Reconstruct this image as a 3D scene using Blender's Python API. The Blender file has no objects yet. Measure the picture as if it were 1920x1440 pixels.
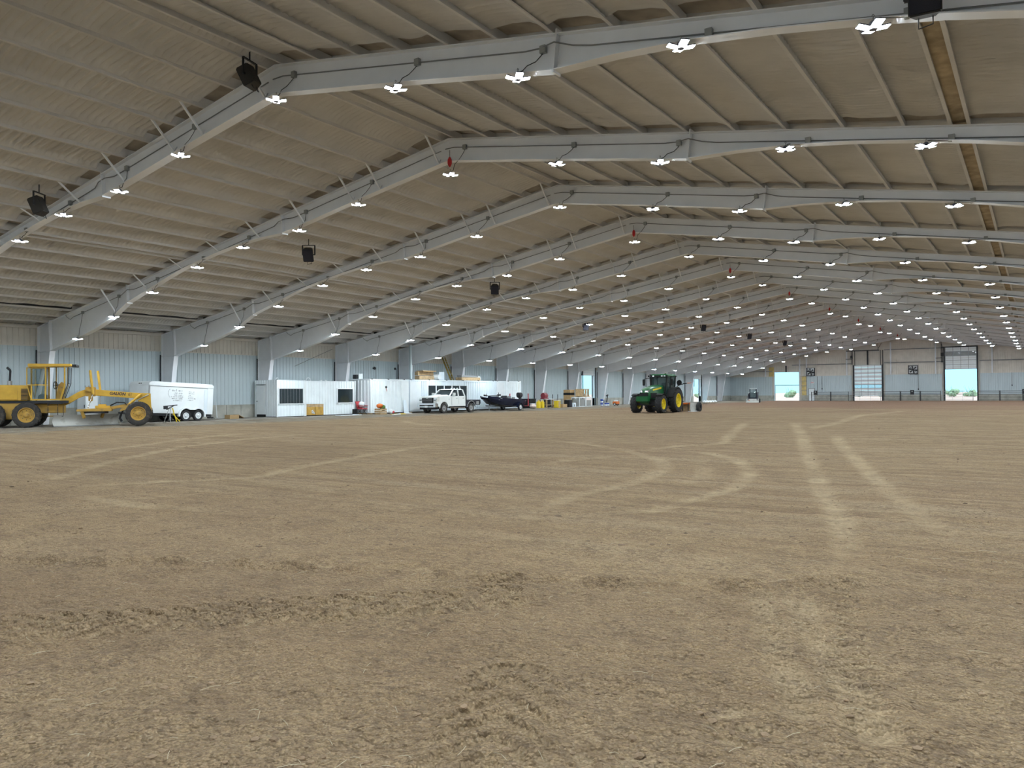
import bpy, bmesh, math, random
import numpy as np
from mathutils import Matrix, Vector

random.seed(7)
SC = bpy.context.scene
C = SC.collection
H = 1.65                                   # eye height of the photographer

# ------------------------------------------------------------------ camera
RT = Vector((0.82826405, 0.56029038, -0.00730485))
UP = Vector((0.01297384, -0.00614265, 0.99989697))
FW = Vector((-0.56018778, 0.82827348, 0.01235685))
cam = bpy.data.cameras.new('camera')
cam.sensor_fit = 'HORIZONTAL'
cam.sensor_width = 36.0
cam.lens = 1457.41 / 1920 * 36.0
cam.clip_start = 0.05
cam.clip_end = 3000
cam_o = bpy.data.objects.new('camera', cam)
C.objects.link(cam_o)
cam_o.matrix_world = Matrix(((RT.x, UP.x, -FW.x, 0), (RT.y, UP.y, -FW.y, 0), (RT.z, UP.z, -FW.z, H), (0, 0, 0, 1)))
SC.camera = cam_o

# ------------------------------------------------------------------ sky, sun, exposure
world = bpy.data.worlds.new('world')
SC.world = world
world.use_nodes = True
wn = world.node_tree
bg = wn.nodes['Background']
bg.inputs[0].default_value = (0.38, 0.80, 1.0, 1)
bg.inputs[1].default_value = 1.7
sun = bpy.data.lights.new('sun', 'SUN')
sun.energy = 4.5
sun.angle = math.radians(3)
sun.color = (1.0, 0.95, 0.9)
sun_o = bpy.data.objects.new('sun', sun)
C.objects.link(sun_o)
sun_o.rotation_euler = (math.radians(28), math.radians(20), 0)
vs = SC.view_settings
vs.view_transform = 'Standard'
vs.look = 'None'
vs.gamma = 1.0
vs.use_curve_mapping = False
vs.exposure = 0.0
LAMP_POWER = 400.0
SC.cycles.max_bounces = 4
SC.cycles.diffuse_bounces = 3
SC.cycles.glossy_bounces = 2
SC.cycles.transmission_bounces = 2
SC.cycles.transparent_max_bounces = 6
SC.cycles.adaptive_threshold = 0.15
SC.cycles.sample_clamp_indirect = 6.0

# ------------------------------------------------------------------ helpers
class MB:
    """collects shapes, becomes one mesh object"""
    def __init__(s):
        s.v = []; s.f = []
    def add(s, vs, fs, M=None):
        o = len(s.v)
        if M is not None:
            vs = [tuple(M @ Vector(p)) for p in vs]
        s.v.extend([tuple(p) for p in vs])
        s.f.extend([tuple(i + o for i in f) for f in fs])
        return s
    def box(s, x0, x1, y0, y1, z0, z1, M=None):
        v = [(x0, y0, z0), (x1, y0, z0), (x1, y1, z0), (x0, y1, z0), (x0, y0, z1), (x1, y0, z1), (x1, y1, z1), (x0, y1, z1)]
        return s.add(v, [(3, 2, 1, 0), (4, 5, 6, 7), (0, 1, 5, 4), (1, 2, 6, 5), (2, 3, 7, 6), (3, 0, 4, 7)], M)
    def hexa(s, b, t, M=None):
        """bottom four and top four corners, both counter-clockwise seen from above"""
        return s.add(list(b) + list(t), [(3, 2, 1, 0), (4, 5, 6, 7), (0, 1, 5, 4), (1, 2, 6, 5), (2, 3, 7, 6), (3, 0, 4, 7)], M)
    def bar(s, p0, p1, w, h, M=None):
        """square bar from p0 to p1, w sideways, h upward"""
        p0 = Vector(p0); p1 = Vector(p1); d = (p1 - p0).normalized()
        u = Vector((0, 0, 1)) if abs(d.z) < .95 else Vector((1, 0, 0))
        a = d.cross(u).normalized() * (w / 2); b = a.cross(d).normalized() * (h / 2)
        v = [p0 - a - b, p0 + a - b, p0 + a + b, p0 - a + b, p1 - a - b, p1 + a - b, p1 + a + b, p1 - a + b]
        return s.add(v, [(3, 2, 1, 0), (4, 5, 6, 7), (0, 1, 5, 4), (1, 2, 6, 5), (2, 3, 7, 6), (3, 0, 4, 7)], M)
    def path(s, pts, r, n=6, M=None):
        pts = [Vector(p) for p in pts]; rings = []
        for i, p in enumerate(pts):
            d = (pts[min(i + 1, len(pts) - 1)] - pts[max(i - 1, 0)]).normalized()
            u = Vector((0, 0, 1)) if abs(d.z) < .9 else Vector((1, 0, 0))
            a = d.cross(u).normalized(); b = a.cross(d)
            ri = r[i] if isinstance(r, (list, tuple)) else r
            rings.append([p + (a * math.cos(t) + b * math.sin(t)) * ri for t in [2 * math.pi * k / n for k in range(n)]])
        v = [q for rg in rings for q in rg]; f = []
        for i in range(len(pts) - 1):
            for k in range(n):
                f.append((i * n + k, i * n + (k + 1) % n, (i + 1) * n + (k + 1) % n, (i + 1) * n + k))
        f.append(tuple(reversed(range(n)))); f.append(tuple(range((len(pts) - 1) * n, len(pts) * n)))
        return s.add(v, f, M)
    def tube(s, p0, p1, r, n=8, r1=None, M=None):
        return s.path([p0, p1], [r, r if r1 is None else r1], n, M)
    def prism(s, poly, a, b, axis='y', M=None):
        """2D outline extruded along an axis: y -> (x,z), x -> (y,z), z -> (x,y)"""
        n = len(poly)
        def P(q, t):
            return (q[0], t, q[1]) if axis == 'y' else ((t, q[0], q[1]) if axis == 'x' else (q[0], q[1], t))
        v = [P(q, a) for q in poly] + [P(q, b) for q in poly]
        f = [tuple(range(n)), tuple(reversed(range(n, 2 * n)))] + [((i + 1) % n, i, i + n, (i + 1) % n + n) for i in range(n)]
        return s.add(v, f, M)
    def lathe(s, prof, n=24, M=None, closed=False):
        """profile (radius, height) turned about the local y axis"""
        v = []; f = []; m = len(prof)
        for k in range(n):
            t = 2 * math.pi * k / n
            for r, hh in prof:
                v.append((r * math.cos(t), hh, r * math.sin(t)))
        for k in range(n):
            k2 = (k + 1) % n
            for i in range(m if closed else m - 1):
                j = (i + 1) % m
                f.append((k * m + i, k * m + j, k2 * m + j, k2 * m + i))
        return s.add(v, f, M)
    def loft(s, rings, M=None, cap=True):
        n = len(rings[0]); v = [p for r in rings for p in r]; f = []
        for i in range(len(rings) - 1):
            for k in range(n):
                f.append((i * n + k, i * n + (k + 1) % n, (i + 1) * n + (k + 1) % n, (i + 1) * n + k))
        if cap:
            f.append(tuple(reversed(range(n)))); f.append(tuple(range((len(rings) - 1) * n, len(rings) * n)))
        return s.add(v, f, M)
    def ball(s, c, r, sub=1, sc=(1, 1, 1), jit=0, M=None, rng=random):
        bm = bmesh.new(); bmesh.ops.create_icosphere(bm, subdivisions=sub, radius=1)
        v = []
        for q in bm.verts:
            k = r * (1 + (rng.random() - .5) * jit)
            v.append((c[0] + q.co.x * k * sc[0], c[1] + q.co.y * k * sc[1], c[2] + q.co.z * k * sc[2]))
        f = [tuple(w.index for w in p.verts) for p in bm.faces]; bm.free()
        return s.add(v, f, M)
    def mesh(s, name, material, bevel=0, smooth=0):
        me = bpy.data.meshes.new(name); me.from_pydata(s.v, [], s.f); me.update()
        bm = bmesh.new(); bm.from_mesh(me)
        bmesh.ops.recalc_face_normals(bm, faces=bm.faces)
        if bevel:
            es = [e for e in bm.edges if len(e.link_faces) == 2 and e.calc_face_angle(0) > .5]
            bmesh.ops.bevel(bm, geom=es, offset=bevel, segments=2, affect='EDGES', clamp_overlap=True)
        bm.to_mesh(me); bm.free()
        if material is not None:
            me.materials.append(material)
        if smooth:
            me.polygons.foreach_set('use_smooth', [True] * len(me.polygons))
            me.set_sharp_from_angle(angle=math.radians(smooth))
        return me
    def build(s, name, material, parent=None, bevel=0, smooth=0):
        return link(name, s.mesh(name, material, bevel, smooth), parent)

def link(name, data, parent=None):
    o = bpy.data.objects.new(name, data); C.objects.link(o)
    if parent is not None:
        o.parent = parent
    return o
def tag(o, label=None, cat=None, group=None, kind=None):
    if label: o['label'] = label
    if cat: o['category'] = cat
    if group: o['group'] = group
    if kind: o['kind'] = kind
    return o
def thing(name, label, cat, loc=(0, 0, 0), rotz=0, group=None):
    o = link(name, None); o.empty_display_size = .1
    o.location = loc; o.rotation_euler = (0, 0, math.radians(rotz))
    return tag(o, label, cat, group)
def bx(name, m, parent, *a, bevel=0):
    return MB().box(*a).build(name, m, parent, bevel)
def T(x=0, y=0, z=0): return Matrix.Translation((x, y, z))
def RX(d): return Matrix.Rotation(math.radians(d), 4, 'X')
def RY(d): return Matrix.Rotation(math.radians(d), 4, 'Y')
def RZ(d): return Matrix.Rotation(math.radians(d), 4, 'Z')
ORD = ['nearest', 'second', 'third', 'fourth', 'fifth', 'sixth', 'seventh', 'eighth', 'ninth', 'tenth', 'eleventh', 'twelfth',
       'thirteenth', 'fourteenth', 'fifteenth', 'sixteenth', 'seventeenth', 'eighteenth', 'nineteenth', 'twentieth']

# ------------------------------------------------------------------ materials
def mat(name, col, rough=.6, metal=0, var=0, scale=3, bump=0, bscale=60, emit=0, alpha=None, dirt=None, spec=.4):
    m = bpy.data.materials.new(name); m.use_nodes = True
    nt = m.node_tree; b = nt.nodes['Principled BSDF']
    b.inputs['Base Color'].default_value = (*col, 1)
    b.inputs['Roughness'].default_value = rough
    b.inputs['Metallic'].default_value = metal
    b.inputs['Specular IOR Level'].default_value = spec
    tc = None
    if var or bump or dirt:
        tc = nt.nodes.new('ShaderNodeTexCoord')
    if var or dirt:
        n = nt.nodes.new('ShaderNodeTexNoise'); n.inputs['Scale'].default_value = scale; n.inputs['Detail'].default_value = 4
        nt.links.new(tc.outputs['Object'], n.inputs['Vector'])
        r = nt.nodes.new('ShaderNodeMapRange')
        r.inputs[1].default_value = .3; r.inputs[2].default_value = .7
        nt.links.new(n.outputs[0], r.inputs[0])
        mx = nt.nodes.new('ShaderNodeMix'); mx.data_type = 'RGBA'
        c2 = dirt if dirt else tuple(max(0, c * (1 - var)) for c in col)
        c1 = col if dirt else tuple(min(1, c * (1 + var)) for c in col)
        mx.inputs[6].default_value = (*c1, 1); mx.inputs[7].default_value = (*c2, 1)
        if dirt:
            r.inputs[1].default_value = .52; r.inputs[2].default_value = .8
        nt.links.new(r.outputs[0], mx.inputs[0]); nt.links.new(mx.outputs[2], b.inputs['Base Color'])
    if bump:
        n2 = nt.nodes.new('ShaderNodeTexNoise'); n2.inputs['Scale'].default_value = bscale; n2.inputs['Detail'].default_value = 3
        nt.links.new(tc.outputs['Object'], n2.inputs['Vector'])
        bp = nt.nodes.new('ShaderNodeBump'); bp.inputs['Strength'].default_value = bump; bp.inputs['Distance'].default_value = .02
        nt.links.new(n2.outputs[0], bp.inputs['Height']); nt.links.new(bp.outputs[0], b.inputs['Normal'])
    if emit:
        b.inputs['Emission Color'].default_value = (*col, 1); b.inputs['Emission Strength'].default_value = emit
    if alpha is not None:
        b.inputs['Alpha'].default_value = alpha
    return m
def glass(name, col, alpha=.35, rough=.05):
    return mat(name, col, rough, 0, alpha=alpha, spec=.6)

M = {}
M['steel'] = mat('white_painted_steel', (.76, .78, .81), .5, var=.03, scale=2)
M['flange'] = mat('cream_painted_steel', (.78, .76, .70), .5, var=.03, scale=2)
M['foam'] = mat('sprayed_foam', (.55, .545, .53), .9, var=.07, scale=.8, bump=.35, bscale=14)
M['purlin'] = mat('foam_coated_purlin', (.57, .565, .555), .85, var=.06, scale=1.2, bump=.4, bscale=18)
M['bare'] = mat('bare_insulation', (.36, .295, .20), .95, var=.3, scale=3, bump=.5, bscale=25)
M['blue'] = mat('pale_blue_metal_sheet', (.51, .585, .615), .42, var=.03, scale=.6)
M['beige'] = mat('beige_wall_foam', (.64, .60, .54), .85, var=.06, scale=1.5, bump=.2, bscale=20)
M['conc'] = mat('concrete', (.42, .41, .36), .9, var=.25, scale=1.3, bump=.2, bscale=30)
M['dark'] = mat('black_metal', (.02, .021, .025), .5)
M['rub'] = mat('tyre_rubber', (.03, .03, .032), .85, var=.3, scale=8, bump=.2)
M['rubdirt'] = mat('muddy_tyre_rubber', (.045, .042, .04), .9, dirt=(.13, .10, .075), scale=5)
M['cond'] = mat('grey_conduit', (.22, .225, .225), .5, .3)
M['boxg'] = mat('grey_junction_box', (.30, .31, .30), .5, .3)
M['house'] = mat('lamp_housing', (.10, .10, .13), .5)
M['lens'] = mat('lit_lamp_lens', (.82, .93, 1.0), .4, emit=LAMP_POWER)
M['red'] = mat('red_plastic', (.55, .02, .02), .4)
M['grille'] = mat('speaker_grille', (.012, .012, .02), .7, bump=.3, bscale=120)
M['spk'] = mat('speaker_cabinet', (.035, .033, .03), .6)
M['white'] = mat('white_paint', (.82, .86, .88), .4, var=.03, scale=2)
M['cont'] = mat('white_container_steel', (.84, .90, .93), .4, var=.05, scale=1.2)
M['contd'] = mat('bluish_container_steel', (.76, .84, .90), .4, var=.05, scale=1.2)
M['winglass'] = mat('dark_window_glass', (.02, .03, .035), .06, spec=.8)
M['chrome'] = mat('chrome', (.75, .76, .78), .15, 1)
M['silver'] = mat('dull_silver', (.45, .46, .47), .35, .8)
M['yel'] = mat('faded_yellow_paint', (.60, .36, .045), .5, var=.12, scale=3, bump=.1)
M['yeld'] = mat('dusty_yellow_paint', (.48, .29, .06), .65, dirt=(.22, .16, .09), scale=4)
M['grn'] = mat('green_paint', (.008, .10, .028), .3, var=.1, scale=3)
M['jyel'] = mat('bright_yellow_rim', (.80, .62, .02), .45, var=.06)
M['tglass'] = glass('dark_tractor_glass', (.05, .085, .085), .78)
M['gglass'] = glass('cab_glass', (.12, .19, .20), .55)
M['wood'] = mat('plain_wood', (.48, .34, .19), .8, var=.25, scale=6)
M['card'] = mat('cardboard', (.42, .28, .14), .9, var=.12, scale=4)
M['ply'] = mat('golden_plywood', (.55, .33, .07), .7, var=.25, scale=3)
M['dust'] = mat('dusty_grey_steel', (.50, .50, .47), .7, dirt=(.30, .28, .24), scale=3)
M['navy'] = mat('navy_gelcoat', (.012, .016, .04), .25)
M['bluep'] = mat('blue_plastic', (.03, .07, .38), .45)
M['org'] = mat('orange_paint', (.65, .16, .03), .5)
M['ylp'] = mat('yellow_plastic', (.75, .55, .03), .5)
M['grey'] = mat('mid_grey_metal', (.28, .29, .30), .5, .2)
M['leaf'] = mat('green_leaves', (.08, .16, .03), .8, var=.3)
M['pink'] = mat('red_fabric', (.50, .06, .07), .8)
M['sand'] = mat('red_sandy_ground', (.58, .38, .32), .95, var=.15, scale=.3)
M['bush'] = mat('grey_green_scrub', (.22, .31, .20), .9, var=.3, scale=1)
M['black'] = mat('matt_black', (.008, .008, .009), .7)
M['ink'] = mat('dark_lettering', (.03, .03, .05), .6)
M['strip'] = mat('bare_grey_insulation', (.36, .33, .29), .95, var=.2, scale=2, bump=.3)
M['insul'] = mat('yellow_insulation', (.62, .48, .20), .9, var=.15, scale=3)
# ------------------------------------------------------------------ building numbers
BAY = 7.62
Y1 = 14.2156                                # the nearest frame in view
RX0 = -17.37                                # ridge line
def FY(n): return Y1 + (n - 1) * BAY
NB0, NB1 = -1, 17                           # frames from behind the camera to the last before the end wall
YBACK = FY(-1) - 4.0
YEND = FY(18)
XL, XR = -47.8, 2 * RX0 + 47.8
SL = 0.1695
def ztop(o): return 10.80 - SL * abs(o)     # top of the rafters
def zroof(o): return ztop(o) + 0.23         # underside of the foam
HOL = (26.02, 26.24)                        # dark slot near the eaves
PUR = [0.3, 1.75, 3.2, 4.65, 6.1, 7.5, 8.93, 10.35, 11.75, 13.23, 14.65, 15.68, 16.07, 17.5, 18.95, 20.4, 21.85, 23.3, 24.7, 25.95, 26.32, 27.7, 29.1]

def vnoise(x, y, seed=0):
    """smooth value noise in -1..1 for numpy arrays"""
    xi = np.floor(x).astype(np.int64); yi = np.floor(y).astype(np.int64)
    fx = x - xi; fy = y - yi
    fx = fx * fx * (3 - 2 * fx); fy = fy * fy * (3 - 2 * fy)
    def hsh(a, b):
        n = (a * 374761393 + b * 668265263 + seed * 974711) & 0x7fffffff
        n = ((n ^ (n >> 13)) * 1274126177) & 0x7fffffff
        n = n ^ (n >> 16)
        return (n & 0xffff) / 32767.5 - 1
    a = hsh(xi, yi); b = hsh(xi + 1, yi); c = hsh(xi, yi + 1); d = hsh(xi + 1, yi + 1)
    return (a * (1 - fx) + b * fx) * (1 - fy) + (c * (1 - fx) + d * fx) * fy
def grid_mesh(name, P, material, smooth=True):
    """P: (ny, nx, 3) array of points"""
    ny, nx = P.shape[:2]
    me = bpy.data.meshes.new(name)
    me.vertices.add(nx * ny); me.vertices.foreach_set('co', np.ascontiguousarray(P, dtype=np.float32).ravel())
    j, i = np.meshgrid(np.arange(nx - 1), np.arange(ny - 1))
    a = (i * nx + j).ravel(); q = np.stack([a, a + 1, a + nx + 1, a + nx], 1).astype(np.int32)
    me.loops.add(q.size); me.loops.foreach_set('vertex_index', q.ravel())
    me.polygons.add(len(q)); me.polygons.foreach_set('loop_start', np.arange(0, q.size, 4, dtype=np.int32))
    me.update(calc_edges=True)
    if smooth:
        me.polygons.foreach_set('use_smooth', np.ones(len(q), dtype=bool))
    me.materials.append(material)
    return me

# ------------------------------------------------------------------ ceiling: ribbed sprayed foam on both slopes
def slope(side):
    o = set(np.linspace(0, 30.5, 70 if side < 0 else 90).round(3))
    if side < 0:
        for p in PUR: o |= {round(p - d, 3) for d in (.42, .28, .18, .10, .04, -.03, -.12)}
    o = np.array(sorted(q for q in o if 0 <= q <= 30.5))
    y = np.concatenate([np.arange(YBACK - .1, 4, .5), np.arange(4, 30, .04), np.arange(30, 60, .06), np.arange(60, YEND + .1, .2)])
    Yg, Og = np.meshgrid(y, o, indexing='ij')
    z = zroof(0) - SL * Og
    wob = .9 * vnoise(Og * .35 + 31, Yg * .3, 3) + .3 * vnoise(Og * 1.3, Yg * 1.1, 9)
    rib = np.abs(np.mod(Yg / .21 + wob * .6, 1) - .5) * 2     # triangle wave
    rib = np.clip(rib * 2.2 - 1.0, 0, 1); rib = rib * rib * (3 - 2 * rib)
    amp = .095 * (.8 + .5 * vnoise(Og * .5, Yg * .25 + 7, 5)) * np.clip((75 - Yg) / 20, 0, 1)
    # foam runs up to every purlin in a smooth fillet and the ribs die out there
    keep = np.ones_like(z); fil = np.zeros_like(z)
    for p in PUR:
        u = p - Og
        keep = np.minimum(keep, 1 - np.exp(-(u / .20) ** 2))
        fil = np.maximum(fil, np.where(u > 0, .19 * np.exp(-(u / .17) ** 2), .19 * np.exp(-(u / .05) ** 2)))
    keep = np.where(np.abs(Og - 15.875) < .25, 0, keep); fil = np.where(np.abs(Og - 15.875) < .19, 0, fil)
    z = z - amp * rib * keep - .02 * vnoise(Og * 1.7, Yg * .9, 11) * keep - fil * (.9 + .15 * vnoise(Og, Yg * 1.3, 17))
    # the foam stops short of every frame
    fy = np.abs(np.mod(Yg - Y1 + BAY / 2, BAY) - BAY / 2)
    z = z + (.16 + fil * .8) * np.clip((.34 + .05 * vnoise(Og * 1.5, Yg * 0 + 3, 13) - fy) / .06, 0, 1)
    X = RX0 + side * Og
    P = np.stack([X, Yg, z], -1)
    return grid_mesh('ceiling', P[:, ::-1] if side < 0 else P, M['foam'])
ceil_o = link('ceiling', slope(-1)); tag(ceil_o, kind='structure')
ceil_r = link('ceiling', slope(1)); tag(ceil_r, kind='structure')
# metal roof above the foam
mb = MB()
for s in (-1, 1):
    zz = ztop(0) + .42; ze = ztop(31) + .42
    mb.hexa([(RX0, YBACK - .3, zz), (RX0 + s * 31, YBACK - .3, ze), (RX0 + s * 31, YEND + .4, ze), (RX0, YEND + .4, zz)],
            [(RX0, YBACK - .3, zz + .06), (RX0 + s * 31, YBACK - .3, ze + .06), (RX0 + s * 31, YEND + .4, ze + .06), (RX0, YEND + .4, zz + .06)])
rs = mb.build('roof_sheet', M['steel'], ceil_o)
# purlins run the whole length on top of the frames
for s in (-1, 1):
    for p in PUR:
        if s < 0 and p == 25.95:
            continue
        zt = ztop(p)
        mb = MB()
        # Z-shaped purlin: web, lower lip and a foam fillet on the uphill side
        q = [(-.035, .0), (.045, -.008), (.05, .02), (-.005, .03), (-.005, .26), (-.10, .27), (-.06, .12), (-.04, .03)]
        if s < 0:
            q = [(-a, b) for a, b in q]
        mb.prism([(RX0 + s * p + a, zt + b + .003) for a, b in q], YBACK, YEND, 'y')
        mb.build('purlin', M['purlin'], ceil_o if s < 0 else ceil_r)
# two open slots where the foam stops between a pair of purlins
for s in (-1, 1):
    mb = MB(); mb.box(RX0 + s * 15.875 - .16, RX0 + s * 15.875 + .16, FY(0), YEND, zroof(15.9) - .12, zroof(15.9) - .09)
    mb.build('bare_insulation_strip', M['bare'], ceil_o if s < 0 else ceil_r)
for n in range(0, 12):
    mb = MB(); mb.box(RX0 - 26.22, RX0 - 26.0, FY(n) + .25, FY(n + 1) - .3, ztop(26.1) + .05, ztop(26.1) + .22)
    mb.build('dark_slot', M['black'], ceil_o)
# bare strips of grey insulation over every frame
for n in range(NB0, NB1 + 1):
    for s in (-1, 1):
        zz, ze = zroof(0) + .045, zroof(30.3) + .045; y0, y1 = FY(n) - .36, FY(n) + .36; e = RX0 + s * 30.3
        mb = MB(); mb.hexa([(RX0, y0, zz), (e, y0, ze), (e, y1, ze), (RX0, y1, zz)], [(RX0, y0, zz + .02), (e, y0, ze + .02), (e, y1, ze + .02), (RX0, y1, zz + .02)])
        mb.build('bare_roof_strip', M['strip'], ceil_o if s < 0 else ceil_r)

# ------------------------------------------------------------------ steel frames
WEB = .014
FLW = .30
# depth of the lower flange: (offset from ridge, height)
LOW = [(0, 10.0), (4.5, 9.27), (8.95, 8.50), (10.4, 8.47), (11.9, 8.36), (13.5, 8.15), (15.2, 7.86), (16.2, 7.66), (17.2, 7.42), (20.85, 6.42), (22.5, 5.66), (23.3, 5.42), (24.0, 5.22), (26.0, 4.80), (28.75, 4.24)]
def zlow(o):
    return float(np.interp(abs(o), [p[0] for p in LOW], [p[1] for p in LOW]))
def rafter_piece(o0, o1, s):
    """I-beam between two offsets on one side of the ridge"""
    pts = sorted(set([o0, o1] + [p[0] for p in LOW if o0 < p[0] < o1]))
    web = [(s * o, ztop(o)) for o in pts] + [(s * o, zlow(o)) for o in reversed(pts)]
    mb = MB(); mb.prism(web, -WEB / 2, WEB / 2, 'y')
    def strip(fz, up):
        top = [(s * o, fz(o) + (.0 if up else .0)) for o in pts]
        th = -.022 if up else .022
        mb.prism(top + [(a, b + th) for a, b in reversed(top)], -FLW / 2, FLW / 2, 'y')
    strip(ztop, True); strip(zlow, False)
    # bolted end plates
    for o in (o0, o1):
        if o > .1:
            d = .02 if o == o0 else -.02
            mb.hexa([(s * (o + min(0, d)), -FLW / 2, zlow(o) - .05), (s * (o + max(0, d)), -FLW / 2, zlow(o) - .05), (s * (o + max(0, d)), FLW / 2, zlow(o) - .05), (s * (o + min(0, d)), FLW / 2, zlow(o) - .05)],
                    [(s * (o + min(0, d)) + s * .10, -FLW / 2, ztop(o) + .07), (s * (o + max(0, d)) + s * .10, -FLW / 2, ztop(o) + .07), (s * (o + max(0, d)) + s * .10, FLW / 2, ztop(o) + .07), (s * (o + min(0, d)) + s * .10, FLW / 2, ztop(o) + .07)])
    return mb
def column_piece(s):
    xo = 30.2; zk = 4.24; xk = 28.75; xb = 29.5
    mb = MB()
    web = [(s * xo, 0), (s * xb, 0), (s * xk, zk), (s * xk, ztop(xk)), (s * xo, ztop(xo))]
    mb.prism(web, -WEB / 2, WEB / 2, 'y')
    mb.box(min(s * xo, s * (xo - .022)), max(s * xo, s * (xo - .022)), -FLW / 2, FLW / 2, 0, ztop(xo))
    mb.prism([(s * xb, 0), (s * (xb + .022), 0), (s * (xk + .022), zk), (s * xk, zk)], -FLW / 2, FLW / 2, 'y')
    mb.box(min(s * xo, s * xk), max(s * xo, s * xk), -FLW / 2, FLW / 2, zk - .012, zk + .012)          # knee stiffener
    mb.prism([(s * (xk + .01), zk), (s * (xk - .02), zk), (s * (xk + .18), ztop(xk + .2)), (s * (xk + .21), ztop(xk + .2))], -FLW / 2, FLW / 2, 'y')
    mb.prism([(s * xk, ztop(xk)), (s * xo, ztop(xo)), (s * xo, ztop(xo) - .022), (s * xk, ztop(xk) - .022)], -FLW / 2, FLW / 2, 'y')
    return mb
SEG = [(0, 8.95), (8.95, 20.85), (20.85, 28.75)]
RAF = {(s, k): rafter_piece(a, b, s).mesh('rafter', M['steel']) for s in (-1, 1) for k, (a, b) in enumerate(SEG)}
COL = {s: column_piece(s).mesh('column', M['steel']) for s in (-1, 1)}
BRO = [0.3, 3.2, 4.65, 7.5, 10.35, 13.23, 16.07, 18.95, 21.85]
def brace_mesh():
    mb = MB()
    mb.bar((-.05, -.10, 0), (0, -.92, .62), .05, .05)
    mb.bar((-.05, -.10, 0), (-.05, -.012, .12), .03, .03)
    return mb.mesh('flange_brace', M['steel'])
LOFF = [-25.6, -22.0, -18.53, -14.8, -11.5, -7.82, -4.36, .15, 4.57, 8.12, 11.78, 15.15, 18.53, 22.0, 25.6]
LZ = {-25.6: 4.74, -22.0: 5.72, -18.53: 6.69, -14.8: 7.57, -11.5: 8.12, -7.82: 8.41, -4.36: 9.0, .15: 9.74, 4.57: 9.05, 8.12: 8.48, 11.78: 8.21, 15.15: 7.67, 18.53: 6.69, 22.0: 5.72, 25.6: 4.74}
def box_off(o):
    """offset of the junction box that feeds a lamp"""
    return o + (.55 if o > -5 else .25)
def zcond(o): return ztop(o) - .30
def conduit_mesh():
    mb = MB(); yy = -.035
    # one run of pipe along the web that hops over every splice plate
    for a, b in ((-26.4, -.2), (-.2, 26.4)):
        pts = []
        for o in np.arange(a, b + .01, .4):
            k = 0
            for spl in (8.95, 20.85):
                k = max(k, math.exp(-((abs(o) - spl - .05) / .35) ** 2))
            pts.append((o, yy - .14 * k, zcond(o) + .09 * k))
        if b > 0:
            pts[0] = (-.2, yy, zcond(.2))
        mb.path(pts, .017, 5)
    mb.path([(-26.4, yy, zcond(26.4)), (-26.7, yy, zcond(26.4) - .12), (-27.0, yy - .05, zcond(26.9) + .12), (-27.15, yy - .05, ztop(27.1) + .05)], .014, 5)
    return mb.mesh('conduit', M['cond'])
CONDM = conduit_mesh()
JBM = MB().box(-.07, .07, -.11, -.01, -.08, .08).mesh('junction_box', M['boxg'])
BRM = brace_mesh()
PIPEM = MB().box(-30.26, -30.21, -FLW / 2 - .06, -FLW / 2 + .02, 1.0, 4.35).mesh('downpipe', M['dark'])
for n in range(NB0, NB1 + 1):
    lab = 'tapered white steel roof frame, %s from the photographer' % ORD[n - 1] if n > 0 else 'tapered white steel roof frame behind the photographer, %s one back' % ['first', 'second', 'third'][-n]
    fr = thing('roof_frame', lab, 'steel frame', (RX0, FY(n), 0), 0, 'roof frames along the hall')
    for s in (-1, 1):
        link('column', COL[s], fr)
        for k in range(3):
            link('rafter', RAF[(s, k)], fr)
    link('conduit', CONDM, fr)
    link('downpipe', PIPEM, fr)
    for o in LOFF:
        j = link('junction_box', JBM, fr); j.location = (box_off(o), 0, zcond(box_off(o)))
    for o in BRO:
        b = link('flange_brace', BRM, fr); b.location = (-o - .1, 0, zlow(o) + .03)
        b.scale = (1, 1, (ztop(o) + .04 - zlow(o)) / .62 if ztop(o) - zlow(o) < 1.2 else 1)

# ------------------------------------------------------------------ lamps
def lamp_meshes():
    """hub with four tilted LED wings"""
    Q = RX(90)
    hs = MB(); hs.lathe([(0, -.02), (.06, -.02), (.065, 0), (.06, .10), (.03, .13), (0, .13)], 12, Q)
    ln = MB()
    for k in range(4):
        A = RZ(90 * k + 45) @ T(.05, 0, 0) @ RY(-13)
        hs.box(0, .19, -.075, .075, 0, .022, A)
        ln.add([(.015, -.065, -.004), (.185, -.065, -.004), (.185, .065, -.004), (.015, .065, -.004)], [(3, 2, 1, 0)], A)
    hk = MB(); hk.path([(0, 0, .13), (0, 0, .19), (.02, 0, .215), (0, 0, .24), (-.02, 0, .215)], .008, 5)
    for q in (hs, ln): q.v = [(a * 1.12, b * 1.12, c) for a, b, c in q.v]
    return hs.mesh('housing', M['house'], 0, 40), hk.mesh('hook', M['cond']), ln.mesh('lens', M['lens'])
HSM, HKM, LNM = lamp_meshes()
CORDS = {}
def cord_mesh(o, zl):
    key = (o, round(zl, 2))
    if key not in CORDS:
        bo = box_off(o) - o; dz = zcond(box_off(o)) - .08 - zl; r = random.Random(int(o * 10))
        y0 = .19
        k = r.uniform(-.12, .12)
        pts = [(bo, y0 - .05, dz), (bo * .9 + k * .3, y0 - .07, dz * .8 + .03), (bo * .72 + k, y0 - .09, dz * .55 + .06), (bo * .35 + k * .7, y0 - .12, dz * .32 + .12), (.10, .03, .17), (.03, 0, .15)]
        CORDS[key] = MB().path(pts, .011, 4).mesh('cord', M['dark'])
    return CORDS[key]
REDM = None
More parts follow.
